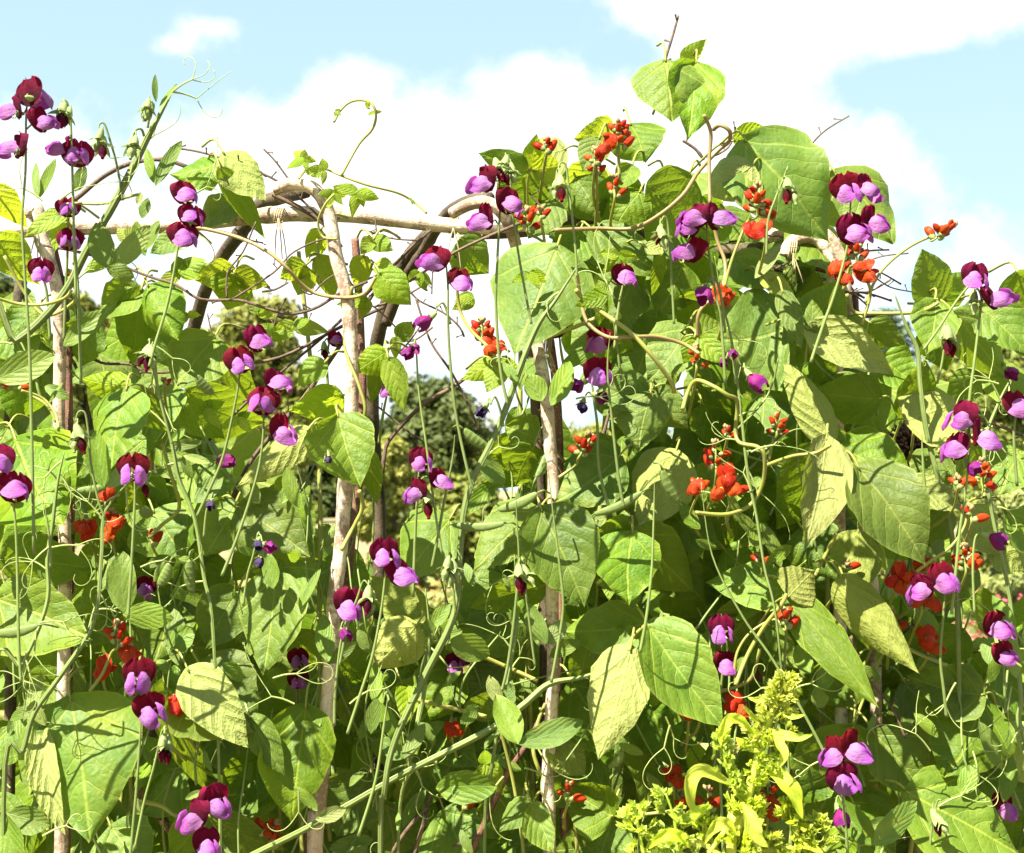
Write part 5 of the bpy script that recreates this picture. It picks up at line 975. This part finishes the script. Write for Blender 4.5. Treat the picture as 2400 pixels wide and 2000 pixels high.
# twining bean stems seen in the picture
for (x, y, pts, wd, dp, mt) in [
 (1860,980,[(1600,960),(1612,920),(1632,892),(1672,906),(1704,926),(1728,942),(1724,1010),(1734,1038),(1776,1048),(1792,1072),(1788,1130),(1760,1182),(1704,1206),(1630,1202)],10,-0.17,'bean_stem'), (1860,980,[(1794,1092),(1856,1070),(1912,1062),(1946,1044)],9,-0.165,'bean_stem'),
 (1220,660,[(1352,640),(1360,694),(1376,754),(1424,790),(1480,790),(1540,790),(1600,806),(1640,830)],9,-0.15,'brown_stem'), (1500,980,[(1350,680),(1372,706),(1424,742),(1480,782),(1528,834),(1572,894),(1580,920)],11,-0.16,'bean_stem'), (1220,660,[(1286,790),(1340,770),(1400,745)],10,-0.05,'bean_stem'),
 (1480,380,[(1300,540),(1400,536),(1480,536),(1540,508),(1600,458),(1636,404),(1680,356),(1708,332),(1710,308),(1688,294),(1672,304)],10,-0.12,'brown_stem'), (1480,380,[(1664,480),(1662,380),(1666,312),(1650,270)],9,-0.14,'brown_stem'), (1480,380,[(1666,480),(1680,560),(1700,620),(1690,680),(1640,730),(1636,790)],9,-0.13,'brown_stem'),
 (700,560,[(800,412),(840,340),(872,304),(881,272),(872,244),(848,235),(820,240),(797,260),(783,286)],6.5,-0.08,'bean_stem'), (700,560,[(700,420),(720,398),(760,396),(800,412),(860,434),(930,452),(968,472),(1000,500)],6,-0.07,'bean_stem'),
 (360,860,[(420,540),(472,536),(560,558),(624,588),(672,628),(704,664),(740,688),(800,698),(852,690),(880,650)],9,-0.07,'brown_stem'), (700,560,[(790,560),(756,555),(746,520),(762,480),(784,455)],6,-0.08,'bean_stem'), (700,560,[(826,672),(812,740),(810,820),(840,900),(856,960),(842,1010)],9,-0.07,'bean_stem'),
 (110,1120,[(10,600),(60,690),(110,740),(180,700),(160,650)],8,-0.10,'bean_stem'), (110,1120,[(-10,698),(40,712),(100,714),(150,700),(168,680)],8,-0.19,'bean_stem'), (110,1120,[(150,500),(160,478),(240,478),(300,462),(325,456)],7,-0.14,'bean_stem'), (110,1120,[(155,520),(172,540),(176,580),(174,620)],9,-0.14,'bean_stem'), (110,1120,[(50,916),(100,934),(130,970),(138,1010)],7,-0.10,'bean_stem'),
 (2170,880,[(1985,690),(2000,730),(2040,735),(2150,732),(2200,710)],9,-0.06,'bean_stem'), (1960,1470,[(1724,1606),(1750,1540),(1790,1470),(1830,1420),(1844,1392)],10,-0.15,'bean_stem'), (1960,1470,[(1690,1620),(1720,1612),(1760,1590),(1776,1540),(1780,1520)],9,-0.13,'bean_stem'), (1960,1470,[(1910,1350),(1930,1310),(1960,1250)],9,-0.10,'bean_stem'), (1960,1470,[(2110,1512),(2160,1536),(2220,1560)],9,-0.10,'bean_stem'),
 (1970,1045,[(1970,1045),(2000,1080),(2014,1100)],8,-0.13,'bean_stem'), (640,1700,[(970,1640),(1060,1660),(1140,1680)],10,-0.06,'bean_stem'), (1250,1290,[(1110,1530),(1180,1560),(1260,1596)],10,-0.05,'bean_stem'), (1250,1290,[(1302,1540),(1290,1620),(1262,1690),(1250,1760),(1270,1820)],10,-0.04,'bean_stem'), (1040,1720,[(1170,1700),(1200,1820),(1220,1940),(1230,2040)],8,-0.07,'bean_stem'),
 (300,1680,[(90,1660),(130,1650),(165,1642)],9,-0.13,'bean_stem'), (300,1680,[(340,1880),(380,1890),(420,1915),(480,1912)],10,-0.10,'bean_stem'), (300,1680,[(350,1260),(380,1230),(420,1190),(400,1110),(380,1040)],9,-0.07,'bean_stem'), (700,1180,[(800,1290),(826,1240),(850,1190),(842,1150)],10,-0.10,'bean_stem'), (1560,1560,[(1470,1515),(1486,1490),(1512,1466)],8,-0.14,'bean_stem'),
 (1560,1560,[(1345,1900),(1350,1960),(1356,2040)],9,-0.05,'bean_stem'), (1560,1560,[(1584,1900),(1500,1910),(1436,1914)],8,-0.05,'bean_stem'), (1250,1290,[(1070,650),(1076,720),(1100,770),(1150,820),(1166,850)],8,-0.09,'bean_stem'), (2200,1780,[(2000,1700),(2030,1620),(2080,1500),(2090,1420)],9,0.0,'bean_stem'), (2200,1780,[(1990,1700),(2010,1600),(2060,1480)],9,0.02,'bean_stem')]:
    v = vine_at(x, y); P = [W(a, b, dp + 0.01 * math.sin(i * 1.3)) for i, (a, b) in enumerate(pts)]
    MB().tube(P, wd * S(dp) / 2, 7, 6).build('stem', M[mt], v)

# young three-part leaf tips on the shoot against the sky
ry = random.Random(31)
for (x, y, n_, sz, dp) in [(712,372,5,38,-0.08), (760,400,4,40,-0.08), (784,455,5,42,-0.08), (838,450,4,48,-0.08), (878,262,2,22,-0.09), (858,250,2,16,-0.09), (786,262,3,14,-0.09), (965,470,3,14,-0.08), (604,730,4,34,-0.05), (640,780,4,40,-0.04), (440,740,3,30,-0.05), (1240,640,5,40,-0.13), (1420,690,5,62,-0.15), (1450,600,4,44,-0.14),
                          (1110,700,3,44,-0.05), (480,960,4,46,-0.03), (560,980,4,44,-0.03), (985,640,4,36,-0.03), (1140,1790,4,60,-0.08), (700,1310,3,40,-0.1), (860,700,3,60,-0.02), (930,790,3,56,-0.01), (690,760,3,60,0.0), (420,640,4,70,0.0), (250,600,4,70,0.0), (300,560,3,60,0.0)]:
    for q in range(n_):
        a = ry.uniform(0, 6.28); L = sz * ry.uniform(0.7, 1.25)
        pic_leaf(vine_at(x, y), x, y, x + math.cos(a) * L, y + math.sin(a) * L * 0.8 + L * 0.2, L * ry.uniform(0.45, 0.62), 't' if ry.random() < 0.7 else 'u', dp + ry.uniform(-0.01, 0.01), ry.uniform(-0.6, 0.5), ry.uniform(-0.5, 0.5), ry, mat='young', petiole=False, hi=False)

# ------------------------------------------------------------------ leaves deeper in the thicket, behind those in front
def variant(seed, prof, mat, wratio):
    rnd = random.Random(seed)
    pts, fc, uv, ed = leaf_surface(rnd, 1.0, wratio, prof, rnd.uniform(-0.3, 0.4), rnd.uniform(0.05, 0.5), rnd.uniform(0.02, 0.06), rnd.uniform(-0.12, 0.12), rnd.uniform(-0.4, 0.4), nu=6, nv=9)
    vs = [(x, -h, -z) for (x, z, h) in pts]        # hangs down, upper side to -Y
    q = fc[len(fc) // 2]; a, b, c = (Vector(vs[i]) for i in q[:3])
    if (b - a).cross(c - a).y > 0: fc = [f[::-1] for f in fc]
    return mesh('leaf', vs, fc, M[mat], uv, uv2=ed)
VB = [variant(500 + i, 'bean', 'bean', random.Random(i).uniform(0.72, 0.95)) for i in range(14)]
VY = [variant(540 + i, 'bean', 'young', random.Random(i).uniform(0.6, 0.8)) for i in range(6)]
VP = [variant(560 + i, 'pea', 'pea', random.Random(i).uniform(0.34, 0.52)) for i in range(10)]
TOPX = [(-200, 660), (150, 660), (300, 680), (420, 740), (470, 900), (560, 1010), (640, 1020), (740, 1090), (850, 1260), (900, 1380), (1060, 1380), (1110, 1190), (1170, 1040), (1210, 900), (1290, 580), (1320, 440), (1400, 350), (1600, 350), (1720, 350), (1790, 440), (1930, 520), (1950, 730), (2000, 830), (2100, 900), (2150, 1080), (2230, 1260), (2420, 1400), (2700, 1400)]
tx_, ty_ = zip(*TOPX)
def inside(x, y, mg=30):
    if y < np.interp(x, tx_, ty_) + mg: return False
    for (cx, cy, rx, ry_) in [(1350, 880, 70, 160), (1330, 660, 30, 80), (1900, 1570, 60, 70), (2290, 1480, 90, 90), (560, 1080, 90, 70), (690, 1010, 60, 60), (310, 620, 60, 40), (2330, 1240, 90, 170), (2130, 1045, 90, 100), (1990, 1330, 50, 40), (500, 1340, 40, 40)]:
        if ((x - cx) / rx) ** 2 + ((y - cy) / ry_) ** 2 < 0.7: return False
    return True
rq = random.Random(2024)
def fill(n, meshes, size, d0, d1, prof, name, by_pea=False, top=0):
    k = 0; tries = 0
    while k < n and tries < n * 30:
        tries += 1
        x = rq.uniform(-160, 2560); y = rq.uniform(330, 2350)
        if y < top or not inside(x, y): continue
        dp = d0 + (d1 - d0) * rq.random()
        if dp < 0.06 and ((abs(x - 775) < 70 and y > 1080) or (abs(x - 1293) < 65 and y > 1300)): continue      # the pale poles stand clear
        sz = rq.uniform(*size) * S(dp)
        v = pea_at(x, y)[0] if by_pea else vine_at(x, y)
        rot = Euler((R(rq.choice([-1, -1, -1, 1]) * rq.uniform(5, 60)), R(rq.uniform(-75, 75)), R(rq.uniform(-55, 55))), 'XYZ')
        o = obj(name, rq.choice(meshes), v, W(x, y, dp) - Vector(v.location), rot, (sz * rq.uniform(0.85, 1.15), sz, sz)); k += 1
fill(330, VB, (110, 210), 0.05, 0.22, 'bean', 'leaf')
fill(260, VB, (120, 230), 0.22, 0.50, 'bean', 'leaf')
fill(60, VY, (50, 100), -0.04, 0.2, 'bean', 'leaf')
fill(330, VP, (50, 110), -0.02, 0.20, 'pea', 'leaflet', True)
fill(220, VB, (110, 200), 0.00, 0.12, 'bean', 'leaf')
fill(260, VB, (150, 260), 0.40, 0.75, 'bean', 'leaf')
fill(170, VP, (40, 85), -0.14, 0.0, 'pea', 'leaflet', True, 1250)
fill(60, VP, (40, 80), -0.12, 0.02, 'pea', 'leaflet', True, 850)
# slender side stems of the sweet peas behind the flowers
rz = random.Random(88)
for k in range(150):
    for _ in range(40):
        x = rz.uniform(-20, 2420); y = rz.uniform(700, 2000) if k < 70 else rz.uniform(1250, 2050)
        if inside(x, y, 0): break
    v, pts, dp0 = pea_at(x, y); dp = rz.uniform(-0.10, 0.15); a = rz.gauss(0, 0.35); L = rz.uniform(160, 420)
    P = [W(x + math.sin(a) * L * t + 22 * math.sin(t * 4 + k), y - math.cos(a) * L * (t - 0.5), dp + 0.02 * math.sin(t * 3 + k)) for t in (0, 0.25, 0.5, 0.75, 1)]
    w_ = rz.uniform(3.5, 8) * S(dp) / 2
    MB().tube(P, [w_, w_ * 0.7], 6, 4).build('side_stem', M['pea_stem'], v)

# ------------------------------------------------------------------ lime-yellow amaranth in front
ra = random.Random(61)
AM = thing('amaranth_plant', 'lime-yellow amaranth with feathery flower spikes and curled leaves', 'plant', (W(1718, 2000, -0.28).x, -0.26, 0))
AD = -0.30
axis = [(1838, 1600), (1818, 1650), (1796, 1710), (1772, 1790), (1750, 1870), (1726, 1950), (1712, 2030)]
P = [W(x, y, AD) for x, y in axis]; ft = P[-1]
P += [Vector((ft.x - 0.01, AD + 0.02, ft.z * 0.5)), Vector((AM.location.x, AD + 0.04, -0.03))]
MB().tube(P, [3 * S(AD), 6 * S(AD), 9 * S(AD), 12 * S(AD), 13 * S(AD), 13 * S(AD), 13 * S(AD)], 8, 5).build('stem', M['lime_stem'], AM)
def spike(path, w0, w1, n, dp, blade=14):
    """a feathery spike: many narrow pointed bracts set round an axis in tufts"""
    pts, ww = smooth_path([W(x, y, dp) for x, y in path], [w0, (w0 + w1) * 0.62, w1], 8)
    mb = MB(); s = S(dp)
    mb.tube([W(x, y, dp) for x, y in path], [2.0 * s, 4.5 * s], 6, 4)
    tufts = []
    for q in range(max(10, int(n / 8))):
        i = ra.randrange(len(pts)); a = ra.uniform(0, 6.28); rr_ = ww[i] * s * ra.uniform(0.35, 1.0)
        tufts.append((pts[i] + Vector((math.cos(a) * rr_, math.sin(a) * rr_, ra.uniform(-6, 6) * s)), Vector((math.cos(a), math.sin(a), ra.uniform(0.1, 0.9)))))
    for q in range(int(n * 1.5)):
        c, d0 = ra.choice(tufts)
        d = (d0 + Vector((ra.gauss(0, 0.55), ra.gauss(0, 0.55), ra.gauss(0.1, 0.5)))).normalized()
        e = d.cross(Vector((ra.gauss(0, 1), ra.gauss(0, 1), ra.gauss(0, 1)))).normalized(); L = blade * s * ra.uniform(0.5, 1.3); wd = L * ra.uniform(0.16, 0.28); nn = d.cross(e)
        b = c - d * L * 0.2
        mb.add([b - e * wd * 0.5, b + e * wd * 0.5, b + d * L * 0.55 + e * wd - nn * wd * 0.5, b + d * L, b + d * L * 0.55 - e * wd - nn * wd * 0.5], [(0, 1, 2, 3, 4)], [(0.4, 0), (0.6, 0), (0.8, 0.5), (0.5, 1), (0.2, 0.5)])
    o = mb.build('flower_spike', M['lime'], AM); o['kind'] = 'stuff'
    return o
spike([(1842, 1586), (1828, 1630), (1812, 1680), (1796, 1730)], 16, 60, 760, AD, 25)
spike([(1796, 1720), (1776, 1780), (1756, 1860), (1740, 1910)], 46, 40, 520, AD, 25)
spike([(1690, 1716), (1696, 1760), (1706, 1810), (1730, 1850)], 10, 26, 260, AD - 0.01, 20)
spike([(1852, 1730), (1832, 1770), (1800, 1810)], 12, 26, 220, AD - 0.01, 20)
spike([(1490, 1890), (1496, 1940), (1510, 2010)], 18, 44, 300, AD - 0.02, 25)
spike([(1560, 1860), (1580, 1920), (1590, 2010)], 18, 44, 320, AD - 0.02, 25)
spike([(1640, 1900), (1660, 1950), (1690, 2010)], 14, 30, 240, AD, 25)
spike([(1846, 1880), (1856, 1930), (1872, 2010)], 18, 48, 360, AD, 25)
spike([(1916, 1920), (1910, 1960), (1900, 2020)], 16, 42, 300, AD, 25)
spike([(1760, 1880), (1750, 1930), (1740, 1990)], 20, 34, 260, AD - 0.01, 25)
spike([(1800, 1960), (1800, 2000), (1790, 2050)], 16, 34, 200, AD - 0.01, 25)
def curl_leaf(path, wpx, dp, mat='lime', cup=0.5):
    """strap-shaped leaf curling along a path of pixels, with the depth swinging in and out"""
    pts, _ = smooth_path([W(x, y, dp + z) for x, y, z in path], 1.0, 6); n = len(pts); s = S(dp)
    vs, uv, fs = [], [], []
    for i, p in enumerate(pts):
        t = i / (n - 1); tg = (pts[min(i + 1, n - 1)] - pts[max(i - 1, 0)]).normalized()
        sd = tg.cross(Vector((0.25, -1, 0.3))).normalized(); nn = sd.cross(tg)
        hw = np.interp(t, *zip(*PROF['lance'])) * wpx * 0.74 * s / 2
        for k in range(7):
            u = -1 + 2 * k / 6
            vs.append(p + sd * u * hw + nn * (cup * abs(u) ** 1.6 * hw + 0.30 * hw * abs(u) * math.sin(t * 17 + u * 3))); uv.append((0.5 + 0.5 * u, t))
    for i in range(n - 1):
        for k in range(6): fs.append((i * 7 + k, i * 7 + k + 1, (i + 1) * 7 + k + 1, (i + 1) * 7 + k))
    mb = MB(); mb.add(vs, fs, uv); return mb.build('leaf', M[mat], AM)
curl_leaf([(1740, 1850, 0), (1690, 1826, -0.01), (1640, 1806, -0.02), (1615, 1840, -0.025), (1622, 1890, -0.02), (1660, 1910, -0.01)], 46, AD)
curl_leaf([(1770, 1730, 0), (1740, 1692, -0.01), (1710, 1686, -0.02), (1688, 1720, -0.02), (1690, 1750, -0.02)], 34, AD)
curl_leaf([(1800, 1710, 0), (1830, 1720, -0.015), (1870, 1730, -0.02), (1904, 1722, -0.02)], 30, AD)
curl_leaf([(1800, 1700, 0), (1820, 1730, -0.02), (1836, 1770, -0.03), (1826, 1800, -0.03)], 34, AD)
curl_leaf([(1770, 1800, 0), (1810, 1810, -0.01), (1846, 1840, -0.02), (1866, 1880, -0.02), (1880, 1920, -0.02)], 58, AD)
curl_leaf([(1740, 1880, 0), (1756, 1920, -0.015), (1770, 1960, -0.02), (1800, 1985, -0.02)], 56, AD - 0.02)
curl_leaf([(1670, 1890, 0), (1640, 1900, -0.01), (1600, 1920, -0.02), (1560, 1900, -0.02)], 40, AD)
curl_leaf([(1830, 1640, 0), (1800, 1638, -0.01), (1768, 1640, -0.015), (1752, 1634, -0.015)], 18, AD)
curl_leaf([(1830, 1670, 0), (1856, 1680, -0.01), (1886, 1676, -0.015)], 20, AD)
curl_leaf([(1790, 1700, 0), (1760, 1676, -0.01), (1740, 1652, -0.015)], 18, AD)
curl_leaf([(1730, 1960, 0), (1700, 1930, -0.02), (1672, 1940, -0.02), (1650, 1980, -0.02)], 40, AD - 0.01)
curl_leaf([(1620, 1990, 0), (1590, 1960, -0.02), (1550, 1960, -0.02), (1520, 1990, -0.02)], 40, AD - 0.02)
curl_leaf([(1850, 1960, 0), (1890, 1980, -0.01), (1930, 2000, -0.02)], 34, AD)
for a_ in ([(1590, 1990), (1640, 1975), (1690, 2010)], [(1500, 1990), (1560, 2010), (1600, 2060)], [(1740, 1900), (1690, 1960), (1660, 2000)], [(1870, 1990), (1810, 1990), (1730, 2030)]):
    MB().tube([W(x, y, AD - 0.005) for x, y in a_], [5 * S(AD), 8 * S(AD)], 6, 5).build('side_stem', M['lime_stem'], AM)

# ------------------------------------------------------------------ purple-brown allium seed head
AL = thing('allium_seed_head', 'round purple-brown seed head half hidden behind bean leaves', 'seed head', (W(2132, 1050, 0.10).x, 0.10, 0))
c = W(2132, 1045, 0.10); rs_ = 54 * S(0.10)
MB().tube([c, c + Vector((0.004, 0, -0.3)), Vector((AL.location.x, 0.10, -0.03))], [0.004, 0.005, 0.006], 7, 5).build('stalk', M['bean_stem'], AL)
M['allium'] = stem_mat('seed_head', (0.13, 0.065, 0.055), (0.20, 0.10, 0.11), 0.7)
mb = MB(); rx_ = random.Random(71)
for q in range(420):
    d = Vector((rx_.gauss(0, 1), rx_.gauss(0, 1), rx_.gauss(0, 1))).normalized(); e = d.orthogonal().normalized(); L = rs_ * rx_.uniform(0.82, 1.06)
    mb.tube([c + d * rs_ * 0.15, c + d * L * 0.85, c + d * L], [0.00045, 0.0005, 0.0016], 4, 1, cap=True)
    mb.add([c + d * L + e * 0.0018, c + d * L + d.cross(e) * 0.0018, c + d * L - e * 0.0018, c + d * L - d.cross(e) * 0.0018, c + d * (L + 0.0035)], [(0, 1, 4), (1, 2, 4), (2, 3, 4), (3, 0, 4)])
o = mb.build('florets', M['allium'], AL); o['kind'] = 'stuff'
